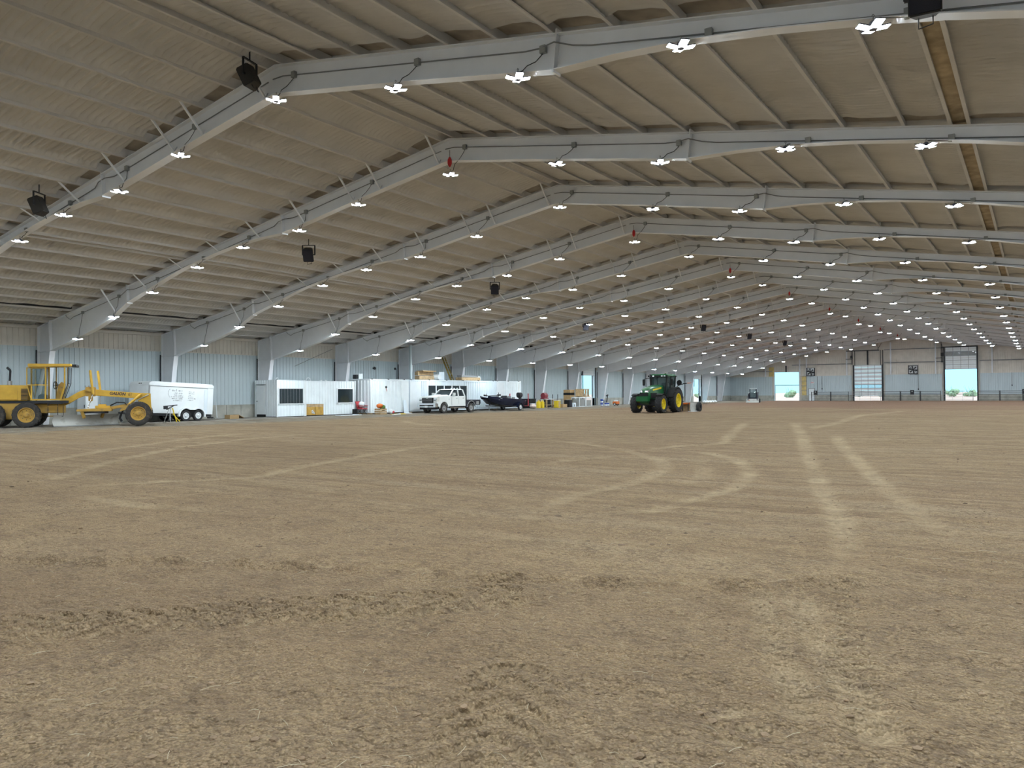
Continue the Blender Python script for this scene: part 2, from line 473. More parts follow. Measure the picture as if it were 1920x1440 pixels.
def red_mesh():
    mb = MB(); mb.lathe([(0, -.19), (.03, -.17), (.075, -.08), (.08, 0), (.075, .08), (.03, .17), (0, .19)], 12, RX(90))
    return mb.mesh('red_device', M['red'], 0, 60)
REDM = red_mesh()
REDH = MB().path([(0, 0, .18), (0, 0, .42)], .012, 5).mesh('hanger', M['cond'])
REDL = MB().path([(-.05, 0, -.1), (-.13, 0, -.17), (-.10, 0, -.22), (-.03, 0, -.2)], .008, 4).mesh('cord_loop', M['cond'])
SIDE = ['first', 'second', 'third', 'fourth', 'fifth', 'sixth', 'seventh']
for n in range(NB0, NB1 + 1):
    for i, o in enumerate(LOFF):
        zl = LZ[o]
        redl = (o == .15 and n % 2 == 0)
        if redl: zl = 9.42
        if i < 7: pl = '%s left of the ridge' % SIDE[6 - i]
        elif i == 7: pl = 'at the ridge'
        else: pl = '%s right of the ridge' % SIDE[i - 8]
        fn = '%s roof frame' % ORD[n - 1] if n > 0 else '%s frame behind the photographer, unseen' % ['first', 'second', 'third'][-n]  # lamps on the rearmost frame are added to brighten near ground and ceiling
        r = random.Random(n * 100 + i)
        L = thing('high_bay_lamp', 'bright round hanging lamp %s on the %s' % (pl, fn), 'lamp',
                  (RX0 + o + r.uniform(-.05, .05), FY(n) - .19, zl), r.uniform(-20, 20), 'hanging lamps under the roof frames')
        link('housing', HSM, L); link('lens', LNM, L)
        if n > -1 and i < 12:
            link('hook', HKM, L)
            c = link('cord', cord_mesh(o, zl), L); c.rotation_euler = (0, 0, -L.rotation_euler.z)
        if redl and n > 0:
            rd = thing('red_hanging_device', 'small red oval device hanging at the ridge of the %s roof frame' % ORD[n - 1], 'device', (RX0 + .12, FY(n) - .19, zl + .50), 0, 'red devices at the ridge')
            link('red_shell', REDM, rd); link('hanger', REDH, rd); link('cord_loop', REDL, rd)
# ------------------------------------------------------------------ left wall
def sheet(u0, u1, z0, z1, per, amp, wid=.5, plane='x', at=0.0, out=1, flat=.25):
    """ribbed sheet: flats with raised ribs; plane 'x' runs along y, plane 'y' runs along x"""
    mb = MB(); pts = []; u = u0
    while u < u1 - 1e-6:
        for a, d in ((0, 0), (per * .62, 0), (per * .70, amp), (per * .86, amp), (per * .94, 0)):
            if u + a < u1: pts.append((u + a, d))
        u += per
    pts.append((u1, 0))
    v = []
    for z in (z0, z1):
        for a, d in pts:
            v.append((at + out * d, a, z) if plane == 'x' else (a, at + out * d, z))
    n = len(pts)
    mb.add(v, [(i, i + 1, n + i + 1, n + i) for i in range(n - 1)])
    return mb
DOORS_L = [(86.35, 89.7, 3.9), (124.7, 128.15, 3.87)]
wl = MB()
ys = [YBACK]
for a, b, z in DOORS_L: ys += [a, b]
ys.append(YEND + .2)
for k in range(0, len(ys), 2):
    wl.box(XL - .30, XL - .18, ys[k], ys[k + 1], -.1, ztop(30.4) + .45)
for a, b, z in DOORS_L:
    wl.box(XL - .30, XL - .18, a, b, z, ztop(30.4) + .45)
wall_left = wl.build('wall_left', M['blue']); tag(wall_left, kind='structure')
bays = [(FY(n) if n >= -1 else YBACK, FY(n + 1)) for n in range(-2, 18)]
for a, b in bays:
    cuts = [(a, b)]
    for d0, d1, dz in DOORS_L:
        if a < d0 < b: cuts = [(a, d0), (d1, b)]
    for c0, c1 in cuts:
        sheet(c0, c1, .98, 4.62, .305, .035, plane='x', at=XL + .02, out=1).build('wall_sheet', M['blue'], wall_left)
        mb = MB(); mb.box(XL - .18, XL + .09, c0, c1, -.1, 1.0)
        mb.build('concrete_curb', M['conc'], wall_left)
        k = c0 + 1.22
        while k < c1 - .3:
            bx('curb_joint', M['dark'], wall_left, XL + .088, XL + .094, k, k + .018, 0, .99); k += 1.22
    for d0, d1, dz in DOORS_L:
        if a < d0 < b:
            sheet(d0, d1, dz + .02, 4.62, .305, .035, plane='x', at=XL + .02, out=1).build('wall_sheet', M['blue'], wall_left)
    sheet(a, b, 4.60, ztop(30.3) + .30, .305, .03, plane='x', at=XL - .10, out=1).build('upper_wall_sheet', M['beige'], wall_left)
    mb = MB(); mb.box(XL - .1, XL + .06, a, b, 4.58, 4.64); mb.box(XL - .1, XL + .10, a, b, 5.60, 5.80)
    mb.build('girt', M['beige'], wall_left)
for k, (a, b, z) in enumerate(DOORS_L):
    d = link('door_%d' % (k + 1), None); d['kind'] = 'structure'
    mb = MB(); mb.box(XL - .35, XL + .06, a - .10, a, 0, z + .1); mb.box(XL - .35, XL + .06, b, b + .10, 0, z + .1); mb.box(XL - .35, XL + .06, a - .1, b + .1, z, z + .1)
    mb.build('door_frame', M['white'], d)
    for q in range(4):
        bx('door_section', M['white'], d, XL + .10, XL + .16, a + .03, b - .03, z + .02 + q * .33, z + .33 + q * .33)
    for yy in (a - .06, b - .02):
        bx('door_track', M['dark'], d, XL + .17, XL + .25, yy, yy + .08, 2.6 if k else 0, z + 1.3)
# brace rods on the wall beside the fifth frame
mb = MB(); mb.tube((XL + .1, FY(5) - .3, 5.4), (XL + .1, FY(4) + 3.4, 3.9), .02, 5); mb.build('brace_rod', M['cond'], wall_left)

# ------------------------------------------------------------------ right wall and the wall behind the camera
wr = MB(); wr.box(XR + .18, XR + .30, YBACK, YEND + .2, -.1, ztop(30.4) + .45)
wall_right = wr.build('wall_right', M['blue']); tag(wall_right, kind='structure')
for a, b in bays:
    sheet(a, b, .98, 4.62, .305, .035, plane='x', at=XR - .02, out=-1).build('wall_sheet', M['blue'], wall_right)
    sheet(a, b, 4.60, ztop(30.3) + .30, .305, .03, plane='x', at=XR + .10, out=-1).build('upper_wall_sheet', M['beige'], wall_right)
    bx('concrete_curb', M['conc'], wall_right, XR - .09, XR + .18, a, b, -.1, 1.0)
def gable(y0, y1):
    return [(XL - .3, -.1), (XR + .3, -.1), (XR + .3, ztop(30.7) + .4), (RX0, ztop(0) + .42), (XL - .3, ztop(30.7) + .4)]
mb = MB(); mb.prism(gable(0, 0), YBACK - .25, YBACK - .1, 'y')
wall_back = mb.build('wall_back', M['beige']); tag(wall_back, kind='structure')
sheet(XL, XR, .98, 4.4, .305, .035, plane='y', at=YBACK - .06, out=1).build('wall_sheet', M['blue'], wall_back)

# ------------------------------------------------------------------ end wall with three large doors
DE = [(-39.62, -35.32, 5.12), (-26.15, -21.75, 6.08), (-12.42, -7.96, 5.06)]
YE = YEND
we = MB()
xs = [XL - .3]
for a, b, z in DE: xs += [a, b]
xs.append(XR + .3)
def zg(x): return ztop(min(30.7, abs(x - RX0))) + .42
for k in range(0, len(xs), 2):
    a, b = xs[k], xs[k + 1]
    top = [(a, zg(a))] + ([(RX0, zg(RX0))] if a < RX0 < b else []) + [(b, zg(b))]
    we.prism([(a, -.1)] + [(b, -.1)] + list(reversed(top)), YE + .15, YE + .3, 'y')
for a, b, z in DE:
    we.prism([(a, z), (b, z), (b, zg(b)), (a, zg(a))], YE + .15, YE + .3, 'y')
wall_end = we.build('wall_end', M['beige']); tag(wall_end, kind='structure')
# blue lower sheets, in runs between the doors
for a, b in ((XL, -40.05), (-33.95, -26.55), (-21.35, -12.85), (-7.55, XR)):
    sheet(a, b, .97, 4.36, .305, .03, plane='y', at=YE + .02, out=-1).build('wall_sheet', M['blue'], wall_end)
    bx('concrete_curb', M['conc'], wall_end, a, b, YE - .06, YE + .15, -.1, .97)
for a, b in ((-34.95, -33.95), (-26.5, -26.2), (-21.7, -21.35), (-12.85, -12.45), (-7.9, -7.55), (-40.05, -39.65)):
    bx('concrete_curb', M['conc'], wall_end, a, b, YE - .02, YE + .15, -.1, .97)
# beige upper sheets
for a, b, z0, z1 in ((XL, -40.0, 4.36, 6.2), (-40.0, -35.3, 5.2, 6.3), (-35.3, -26.6, 4.36, 6.35), (-35.3, -26.6, 6.45, 7.6), (-21.3, -12.9, 4.36, 6.35), (-21.3, -12.9, 6.45, 8.55), (-21.3, -13.2, 8.65, 10.2), (-7.5, XR, 4.36, 6.3), (-7.5, -2, 6.4, 8.0), (-26.1, -21.8, 6.2, 8.4)):
    sheet(a, b, z0, z1, .305, .025, plane='y', at=YE + .08, out=-1).build('upper_wall_sheet', M['beige'], wall_end)
bx('yellow_insulation', M['insul'], wall_end, -40.6, -39.72, YE + .04, YE + .10, 4.4, 6.1)
# wall girts and posts
for a, b, z in ((-36.5, -26.6, 6.40), (-21.4, -12.6, 6.40), (-7.6, XR, 6.40), (-21.4, -12.6, 8.60), (XL, -40, 5.35)):
    mb = MB(); mb.box(a, b, YE - .14, YE + .08, z - .03, z + .03); mb.box(a, b, YE - .14, YE - .12, z - .09, z + .03)
    mb.build('girt', M['grey'], wall_end)
for x, zt in ((-35.15, 7.4), (-34.0, 7.6), (-27.3, 8.6), (-20.4, 9.8), (-19.2, 0), (-13.75, 10.0), (-5.9, 8.5), (-41.2, 6.2)):
    if zt:
        mb = MB(); mb.box(x - .09, x + .09, YE - .22, YE - .20, 4.4, zt); mb.box(x - .01, x + .01, YE - .22, YE + .05, 4.4, zt); mb.box(x - .09, x + .09, YE + .03, YE + .05, 4.4, zt)
        mb.build('post', M['steel'], wall_end)
# yellow insulation left bare beside the first door
for q in range(4):
    bx('yellow_insulation', M['insul'], wall_end, -34.85, -34.1, YE + .02, YE + .06, .95 + q * .86, 1.75 + q * .86)
    bx('girt', M['grey'], wall_end, -34.95, -34.0, YE - .06, YE + .04, 1.75 + q * .86, 1.82 + q * .86)
# small pipes and boxes on the wall
for x, z0, z1 in ((-31.4, 2.1, 4.36), (-16.3, 1.9, 4.36), (-3.3, 2.4, 4.36), (-32.2, .9, 4.3)):
    MB().tube((x, YE - .05, z0), (x, YE - .05, z1), .03, 6).build('wall_pipe', M['cond'], wall_end)
    if x != -32.2:
        MB().box(x - .07, x + .07, YE - .12, YE - .02, z0 - .12, z0 + .1).build('switch_box', M['dark'], wall_end)
# sectional doors
def sect_door(idx, a, b, z0, z1, rows, glazed):
    d = link('door_%d' % idx, None); d['kind'] = 'structure'
    hh = (z1 - z0) / rows; w = (b - a) / 4
    for r in range(rows):
        za, zb = z0 + r * hh, z0 + (r + 1) * hh
        for c in range(4):
            x0, x1 = a + c * w, a + (c + 1) * w
            if r == glazed:
                mb = MB(); mb.box(x0 + .03, x1 - .03, YE - .02, YE + .0, za + .05, zb - .05); mb.build('pane', M['doorglass'], d)
                mb = MB(); mb.box(x0, x0 + .04, YE - .03, YE + .02, za, zb); mb.box(x1 - .04, x1, YE - .03, YE + .02, za, zb); mb.box(x0, x1, YE - .03, YE + .02, za, za + .06); mb.box(x0, x1, YE - .03, YE + .02, zb - .06, zb); mb.build('pane_frame', M['grey'], d)
            else:
                mb = MB(); mb.box(x0 + .02, x1 - .02, YE - .04, YE + .02, za + .02, (za + zb) / 2 - .015); mb.box(x0 + .02, x1 - .02, YE - .05, YE + .02, (za + zb) / 2 + .015, zb - .02)
                mb.build('door_panel', M['white'], d)
        bx('door_rail', M['grey'], d, a, b, YE - .055, YE + .01, zb - .03, zb + .03)
    for c in range(5):
        x = a + c * w
        bx('door_stile', M['grey'], d, x - .03, x + .03, YE - .06, YE + .0, z0, z1)
    return d
M['doorglass'] = glass('door_glass', (.35, .42, .45), .35)
d3 = link('door_3', None); d3['kind'] = 'structure'
mb = MB(); a, b, z = DE[0]; mb.box(a - .08, a, YE - .05, YE + .3, 0, z); mb.box(b, b + .08, YE - .05, YE + .3, 0, z); mb.box(a - .08, b + .08, YE - .05, YE + .3, z, z + .08)
mb.build('door_frame', M['white'], d3)
bx('lift_post', M['dark'], d3, -37.6, -37.38, YE - .3, YE - .15, 5.15, 6.3)
d4 = sect_door(4, -26.1, -21.8, .80, 6.05, 8, 2)
for a, b in ((-26.32, -26.12), (-21.75, -21.55)):
    bx('door_track', M['dark'], d4, a, b, YE - .25, YE - .02, 0, 6.1)
for a, b in ((-25.98, -25.90), (-21.95, -21.87), (-21.62, -21.5)):
    bx('door_track', M['dark'], d4, a, b, YE - .45, YE - .30, 6.0, 8.55)
bx('lift_beam', M['dark'], d4, -27.3, -22.1, YE - .45, YE - .25, 8.48, 8.62)
bx('lift_post', M['dark'], d4, -24.05, -23.8, YE - .40, YE - .25, 6.1, 8.5)
mb = MB(); mb.box(-26.6, -26.3, YE - .6, YE - .2, 7.3, 7.7); mb.tube((-26.5, YE - .3, 6.2), (-26.5, YE - .3, 8.5), .05, 6); mb.tube((-26.32, YE - .3, 6.2), (-26.32, YE - .3, 8.5), .04, 6)
mb.box(-27.4, -26.3, YE - .4, YE - .32, 7.1, 7.18)
mb.build('door_operator', M['dark'], d4)
mb = MB(); mb.tube((-22.3, YE - .3, 8.6), (-22.3, YE - .3, 9.7), .035, 6); mb.tube((-22.3, YE - .3, 8.75), (-21.75, YE - .3, 9.75), .035, 6)
mb.build('hanger_strut', M['dark'], d4)
d5 = sect_door(5, -12.36, -8.02, 5.10, 8.62, 5, 3)
for a, b in ((-12.62, -12.42), (-7.98, -7.80)):
    bx('door_track', M['dark'], d5, a, b, YE - .25, YE - .02, 0 if a > -10 else 0, 8.7)
bx('lift_beam', M['dark'], d5, -12.9, -7.8, YE - .45, YE - .25, 8.58, 8.74)
mb = MB(); mb.box(-12.95, -12.6, YE - .6, YE - .2, 7.2, 7.75); mb.tube((-12.75, YE - .3, 6.2), (-12.75, YE - .3, 8.7), .06, 6); mb.tube((-12.9, YE - .3, 6.2), (-12.9, YE - .3, 9.6), .04, 6); mb.box(-13.7, -12.7, YE - .4, YE - .32, 6.9, 6.98); mb.tube((-12.75, YE - .3, 8.7), (-13.0, YE - .3, 9.8), .04, 6)
mb.build('door_operator', M['dark'], d5)
# person-sized door with its exit sign
d6 = link('door_6', None); d6['kind'] = 'structure'
bx('door_leaf', M['white'], d6, -33.6, -32.7, YE - .09, YE - .03, 0, 2.1)
mb = MB(); mb.box(-33.7, -33.6, YE - .12, YE + .02, 0, 2.2); mb.box(-32.7, -32.6, YE - .12, YE + .02, 0, 2.2); mb.box(-33.7, -32.6, YE - .12, YE + .02, 2.1, 2.2)
mb.build('door_frame', M['grey'], d6)
bx('door_handle', M['dark'], d6, -33.5, -33.42, YE - .14, YE - .09, .98, 1.1)

def text_obj(txt, size, name, material, parent, matrix, depth=.004, shear=0, bold=.035):
    cu = bpy.data.curves.new(name, 'FONT'); cu.body = txt; cu.size = size; cu.extrude = depth; cu.align_x = 'CENTER'; cu.align_y = 'CENTER'; cu.shear = shear; cu.offset = size * bold
    tmp = bpy.data.objects.new(name, cu); C.objects.link(tmp)
    dg = bpy.context.evaluated_depsgraph_get(); me = bpy.data.meshes.new_from_object(tmp.evaluated_get(dg))
    bpy.data.objects.remove(tmp)
    me.transform(matrix); me.materials.clear(); me.materials.append(material)
    return link(name, me, parent)
FACE_S = Matrix(((1, 0, 0, 0), (0, 0, -1, 0), (0, 1, 0, 0), (0, 0, 0, 1)))     # upright, read from -y
ex = thing('exit_sign', 'small red exit sign above the white door in the far wall', 'sign', (-33.0, YE - .1, 3.2))
bx('sign_box', M['white'], ex, -.28, .28, -.05, .05, -.14, .14)
text_obj('EXIT', .24, 'lettering', M['red'], ex, T(0, -.056, 0) @ FACE_S)
# exhaust fans
def fan(x, z, lab):
    t = thing('exhaust_fan', lab, 'fan', (x, YE - .1, z))
    s = .72
    mb = MB()
    mb.box(-s, -s + .10, -.15, .15, -s, s); mb.box(s - .10, s, -.15, .15, -s, s); mb.box(-s, s, -.15, .15, -s, -s + .12); mb.box(-s, s, -.15, .15, s - .08, s)
    mb.build('fan_frame', M['dark'], t)
    bx('shutter_back', M['silver'], t, -s, s, .1, .13, -s, s)
    for k in range(6):
        MB().add([(.05, -.03, -.05), (.6, -.06, -.14), (.62, .02, .10), (.05, .03, .05)], [(0, 1, 2, 3)], RY(60 * k + 15)).build('fan_blade', M['dark'], t)
    MB().lathe([(0, -.12), (.14, -.12), (.14, .1), (0, .1)], 12).build('fan_hub', M['dark'], t)
    MB().box(-s, s, -.17, -.14, -.03, .03).tube((-s, -.15, s), (s, -.15, -s), .03, 5).build('motor_strut', M['dark'], t)
fan(-33.3, 5.10, 'square dark exhaust fan nearest the open left end door')
fan(-17.05, 5.13, 'square dark exhaust fan between the two right end doors')
# pipe fence along the end wall
def panel(x0, x1, lab, gate=False, y=YEND - 2.6):
    t = thing('fence_panel', lab, 'fence', (x0, y, 0), 0, 'pipe fence along the far wall')
    w = x1 - x0; m = M['dark'] if not gate else M['silver']
    for z in (.18, .45, .72, 1.0, 1.22, 1.5):
        MB().tube((0, 0, z), (w, 0, z), .035 if z in (1.0, 1.5) else .024, 5).build('rail', m, t)
    for x in ([0, w] if not gate else [0, w * .33, w * .67, w]):
        MB().tube((x, 0, 0), (x, 0, 1.58 if x in (0, w) else 1.5), .05 if x in (0, w) else .022, 6).build('post', m, t)
    return t
fp = [(-32.6, -29.5), (-29.4, -26.6), (-21.4, -18.7), (-18.6, -15.8), (-15.7, -12.85), (-7.7, -4.9), (-4.8, -1.9), (-1.8, 1.2)]
names = ['dark pipe fence panel beside the white exit door', 'dark pipe fence panel just left of the middle end door', 'dark pipe fence panel just right of the middle end door', 'dark pipe fence panel under the right exhaust fan',
         'dark pipe fence panel just left of the right end door', 'dark pipe fence panel just right of the right end door', 'dark pipe fence panel second right of the right end door', 'dark pipe fence panel at the right edge of the photo']
for (a, b), nm in zip(fp, names): panel(a, b, nm)
panel(-26.4, -21.6, 'pipe gate standing before the middle end door', True)
panel(-12.6, -8.4, 'pale pipe gate across the open right end door', True)
for x, nm in ((-31.9, 'left end door'), (-16.9, 'right exhaust fan'), (-1.7, 'right edge of the photo')):
    t = thing('speaker_box', 'small black box speaker hung on the fence near the %s' % nm, 'box', (x, YEND - 2.80, 1.35))
    bx('case', M['dark'], t, -.27, .27, -.14, .12, -.3, .42, bevel=.02); bx('badge', M['white'], t, -.04, .06, -.15, -.135, .12, .26); MB().box(-.2, .2, -.1, .1, -.36, -.3).build('bracket', M['grey'], t)
# ------------------------------------------------------------------ dirt floor
TR = [[(-9.3, 21.65), (-7.65, 20.75), (-6.26, 19.01), (-5.2, 16.85), (-4.71, 15.25), (-4.42, 13.39), (-4.4, 12.16), (-4.48, 11.21), (-4.55, 10.21), (-5.09, 9.46), (-5.47, 8.69)], [(-10.81, 21.5), (-8.79, 19.06), (-7.5, 17.46), (-6.76, 15.96), (-6.36, 14.01), (-6.21, 12.34), (-6.37, 11.38), (-6.02, 9.94), (-5.53, 8.53)], [(-6.92, 18.21), (-5.99, 16.4), (-5.47, 14.52), (-5.4, 13.04)], [(-11.18, 44.44), (-7.03, 29.04), (-4.89, 20.71), (-3.66, 16.14), (-2.89, 13.25), (-2.37, 11.53), (-1.97, 10.01), (-1.61, 8.41), (-1.39, 7.35)], [(-6.42, 31.35), (-4.95, 25.28), (-3.51, 19.69), (-2.6, 16.19), (-1.95, 13.81), (-1.47, 12.08), (-0.99, 10.4), (-0.64, 9.33)], [(-13.54, 43.47), (-9.86, 29.66), (-8.53, 24.86), (-9.19, 23.05), (-9.38, 19.81)], [(-9.38, 19.81), (-11.67, 21.73), (-15.1, 24.03)], [(-9.86, 14.55), (-9.41, 16.82), (-8.79, 19.06)], [(-9.01, 71.58), (-9.84, 55.49), (-8.62, 41.51), (-8.41, 35.23)], [(-19.73, 8.19), (-21.37, 10.14), (-23.99, 13.13), (-27.28, 17.86), (-28.82, 22.84)], [(-16.05, 6.76), (-16.32, 7.64), (-19.28, 10.41), (-22.98, 15.04), (-24.58, 18.27), (-25.62, 23.1)], [(-14.19, 6.51), (-14.58, 7.63), (-13.65, 8.93), (-13.08, 10.1), (-14.24, 12.84), (-15.52, 17.06), (-16.45, 20.74)], [(-14.38, 6.82), (-12.68, 6.63), (-11.44, 6.51), (-10.61, 6.68), (-8.67, 6.86)], [(-12.39, 5.15), (-12.23, 6.19), (-11.88, 7.3), (-11.18, 8.31)], [(-34.11, 37.5), (-28.65, 32.8), (-24.5, 30.91)]]
NT = [[(-6.14, 2.55), (-5.41, 3.32), (-4.63, 4.17), (-4.03, 4.73), (-3.67, 5.25)], [(-8.74, 3.63), (-6.41, 4.76), (-3.91, 5.75), (-2.48, 6.43), (-1.35, 7.25)], [(-1.92, 6.46), (-1.48, 5.26), (-1.14, 4.48), (-1.04, 4.19)], [(-1.68, 6.61), (-1.21, 5.43), (-0.9, 4.64), (-0.68, 4.12)], [(-1.42, 6.99), (-1.07, 5.66), (-0.84, 4.87), (-0.76, 4.63)], [(-2.06, 2.77), (-2.25, 3.17), (-2.55, 3.75)], [(-1.86, 2.9), (-1.69, 3.07), (-1.51, 3.19)], [(-3.27, 5.6), (-2.82, 5.15), (-2.34, 4.71)], [(-1.22, 3.63), (-1.23, 3.91), (-1.32, 4.01)]]
def graded(lo, hi, c, s0, k, k2):
    """coordinates from lo to hi, finest at c, growing k per metre below/above"""
    a = [c]; b = []
    x = c
    while x < hi:
        x += s0 + k2 * (x - c); a.append(min(x, hi))
    x = c
    while x > lo:
        x -= s0 + k * (c - x); b.append(max(x, lo))
    return np.array(b[::-1] + a)
gx = graded(XL - .1, XR + .1, -1.2, .013, .0052, .03)
gy = graded(YBACK - .1, YEND + .15, 3.2, .013, .03, .0052)
GX, GY = np.meshgrid(gx, gy)
def along(px, py, line, wide):
    """distance across and length along a polyline for points near it (nan elsewhere)"""
    L = np.array(line); D = np.full(px.shape, 1e9); S = np.zeros(px.shape); sg = np.zeros(px.shape); acc = 0
    for (ax, ay), (bx_, by_) in zip(L[:-1], L[1:]):
        dx, dy = bx_ - ax, by_ - ay; ln = math.hypot(dx, dy)
        t = np.clip(((px - ax) * dx + (py - ay) * dy) / ln ** 2, 0, 1)
        ex_, ey_ = px - ax - t * dx, py - ay - t * dy
        d = np.hypot(ex_, ey_); m = d < D
        D = np.where(m, d, D); S = np.where(m, acc + t * ln, S); sg = np.where(m, np.sign(dx * ey_ - dy * ex_), sg); acc += ln
    return D, S, sg
DST = np.hypot(GX, GY)
near = np.clip(1.3 - DST / 14, 0, 1)
nz = vnoise
z = .035 * nz(GX * .16, GY * .16, 1) + .02 * nz(GX * .6, GY * .6, 2)
z += near * (.020 * nz(GX * 2.6, GY * 2.6, 3) + .012 * nz(GX * 6, GY * 6, 4))
lump = nz(GX * 11, GY * 11, 5) + .8 * nz(GX * 21 + 5, GY * 21, 6)
rough = np.clip(.5 + .9 * nz(GX * .55 + 3, GY * .55, 8), .15, 1)
z += np.clip(1.2 - DST / 10, 0, 1) * rough * (.015 * lump + .03 * np.clip(nz(GX * 7.3, GY * 7.3, 7) - .25, 0, 1))
# harrow lines, sweeping gently across the arena
hv = GY - .10 * GX + 1.2 * nz(GX * .05, GY * .05, 12)
hl = nz(hv * 2.1, GX * .05, 14) + .7 * nz(hv * 5.3, GX * .09, 15)
z += .008 * hl * np.clip((DST - 4) / 6, 0, 1)
trk = np.zeros_like(z)
for k, line in enumerate(TR):
    L = np.array(line); m = (GX > L[:, 0].min() - 1) & (GX < L[:, 0].max() + 1) & (GY > L[:, 1].min() - 1) & (GY < L[:, 1].max() + 1)
    D, S, sg = along(GX[m], GY[m], line, 1)
    w = .15 + .0035 * np.hypot(GX[m], GY[m])
    a = np.exp(-(D / w) ** 3) * np.clip(S / 2.5, 0, 1) * np.clip((S.max() - S) / 2.5, 0, 1) * (.7 + .3 * nz(S * 1.3, D * 3, 20 + k))
    trk[m] = np.maximum(trk[m], a); z[m] -= .012 * a
    z[m] += .010 * np.exp(-((D - w * 1.25) / (.35 * w)) ** 2)
for k, line in enumerate(NT):
    L = np.array(line); m = (GX > L[:, 0].min() - 1.2) & (GX < L[:, 0].max() + 1.2) & (GY > L[:, 1].min() - 1.2) & (GY < L[:, 1].max() + 1.2)
    D, S, sg = along(GX[m], GY[m], line, 1)
    if k == 0 or k == 5:                                   # wide tractor tread, chevron lugs
        w = .33; a = np.clip(1.2 - (D / w) ** 4, 0, 1)
        lug = np.sin((S + D * 1.25) * 2 * math.pi / .25 + .5 * nz(S * 4, D * 5, 77)) * np.clip(D / .05, .2, 1)
        L_ = np.clip(lug * 2.2 + .2, 0, 1); h_ = 1 if k == 0 else .5
        z[m] *= 1 - .8 * a
        z[m] += a * h_ * (.040 * (1 - L_) - .022 * L_); trk[m] = np.maximum(trk[m], a * L_ * h_)
    elif k == 1:                                           # furrow edge with lug prints
        pr = np.exp(-((D * sg - .16) / .07) ** 2) * np.clip(np.sin(S * 2 * math.pi / .24) * 2.5, 0, 1)
        trk[m] = np.maximum(trk[m], .8 * pr)
        z[m] += -.02 * pr + .085 * np.exp(-((D * sg + .05) / .08) ** 2) * (.6 + .5 * nz(S * 6, S * 0 + 1, 41)) - .014 * np.exp(-((D * sg - .16) / .13) ** 2)
    elif k in (2, 3, 7):                                   # smooth pressed strip with fine cross ribs
        w = .12 if k == 2 else .14; a = np.exp(-(D / w) ** 4) * (.3 if k == 7 else 1)
        z[m] *= 1 - .8 * a
        z[m] -= .020 * a; z[m] += .007 * a * np.sin(S * 2 * math.pi / .075); trk[m] = np.maximum(trk[m], .95 * a * (.75 + .3 * nz(S * 3, D * 6, 51)))
        z[m] += .012 * np.exp(-((D - w * 1.4) / .07) ** 2)
    else:                                                  # single lug prints
        w = .12; a = np.exp(-(D / w) ** 4) * np.clip(np.sin(S * 2 * math.pi / .19) * 2, 0, 1)
        z[m] -= .022 * a; trk[m] = np.maximum(trk[m], a)
# the apron by the left wall is a little higher and firm
apr = np.clip((-40.2 - GX + .8 * nz(GX * .3, GY * .3, 61)) / 2.2, 0, 1)
z = z * (1 - .85 * apr) + .075 * apr
z += .05 * np.exp(-((GX + 38.6 + .7 * nz(GY * .2, GY * 0, 62)) / .5) ** 2) * (.6 + .5 * nz(GX * .8, GY * .8, 63))
z *= np.clip((YEND - GY) / 3, 0, 1) * np.clip((GX - XL) / .4, .4, 1)
# freshly turned, damper soil on the near side of the furrow
D, S, sg = along(GX, GY, [(-16.0, .9), (-12.0, 2.2)] + NT[1] + [(1.5, 8.6), (6.0, 10.5)], 1)
fresh = np.clip(.5 - D * sg / .5 + .5 * nz(GX * 2, GY * 2, 91), 0, 1) * (.75 + .35 * nz(GX * .7, GY * .7, 92))
md = bpy.data.materials.new('arena_dirt'); md.use_nodes = True
nt = md.node_tree; bs = nt.nodes['Principled BSDF']; bs.inputs['Roughness'].default_value = .95; bs.inputs['Specular IOR Level'].default_value = .15
def nd(t, **k):
    n = nt.nodes.new(t)
    for a, v in k.items(): setattr(n, a, v)
    return n
tc = nd('ShaderNodeTexCoord'); sep = nd('ShaderNodeSeparateXYZ'); nt.links.new(tc.outputs['Object'], sep.inputs[0])
def noise(scale, detail=4, vec=None, rough=.6):
    n = nd('ShaderNodeTexNoise'); n.inputs['Scale'].default_value = scale; n.inputs['Detail'].default_value = detail; n.inputs['Roughness'].default_value = rough
    nt.links.new(vec if vec is not None else tc.outputs['Object'], n.inputs['Vector']); return n.outputs[0]
def mrange(src, a, b, c=0., d=1.):
    r = nd('ShaderNodeMapRange'); r.inputs[1].default_value = a; r.inputs[2].default_value = b; r.inputs[3].default_value = c; r.inputs[4].default_value = d
    nt.links.new(src, r.inputs[0]); return r.outputs[0]
def mixc(fac, a, b, bt='MIX'):
    m = nd('ShaderNodeMix', data_type='RGBA', blend_type=bt)
    for i, x in ((0, fac), (6, a), (7, b)):
        if isinstance(x, tuple): m.inputs[i].default_value = (*x, 1)
        elif isinstance(x, float): m.inputs[i].default_value = x
        else: nt.links.new(x, m.inputs[i])
    return m.outputs[2]
def math_(op, a, b):
    m = nd('ShaderNodeMath', operation=op)
    for i, x in enumerate((a, b)):
        if isinstance(x, (float, int)): m.inputs[i].default_value = x
        else: nt.links.new(x, m.inputs[i])
    return m.outputs[0]
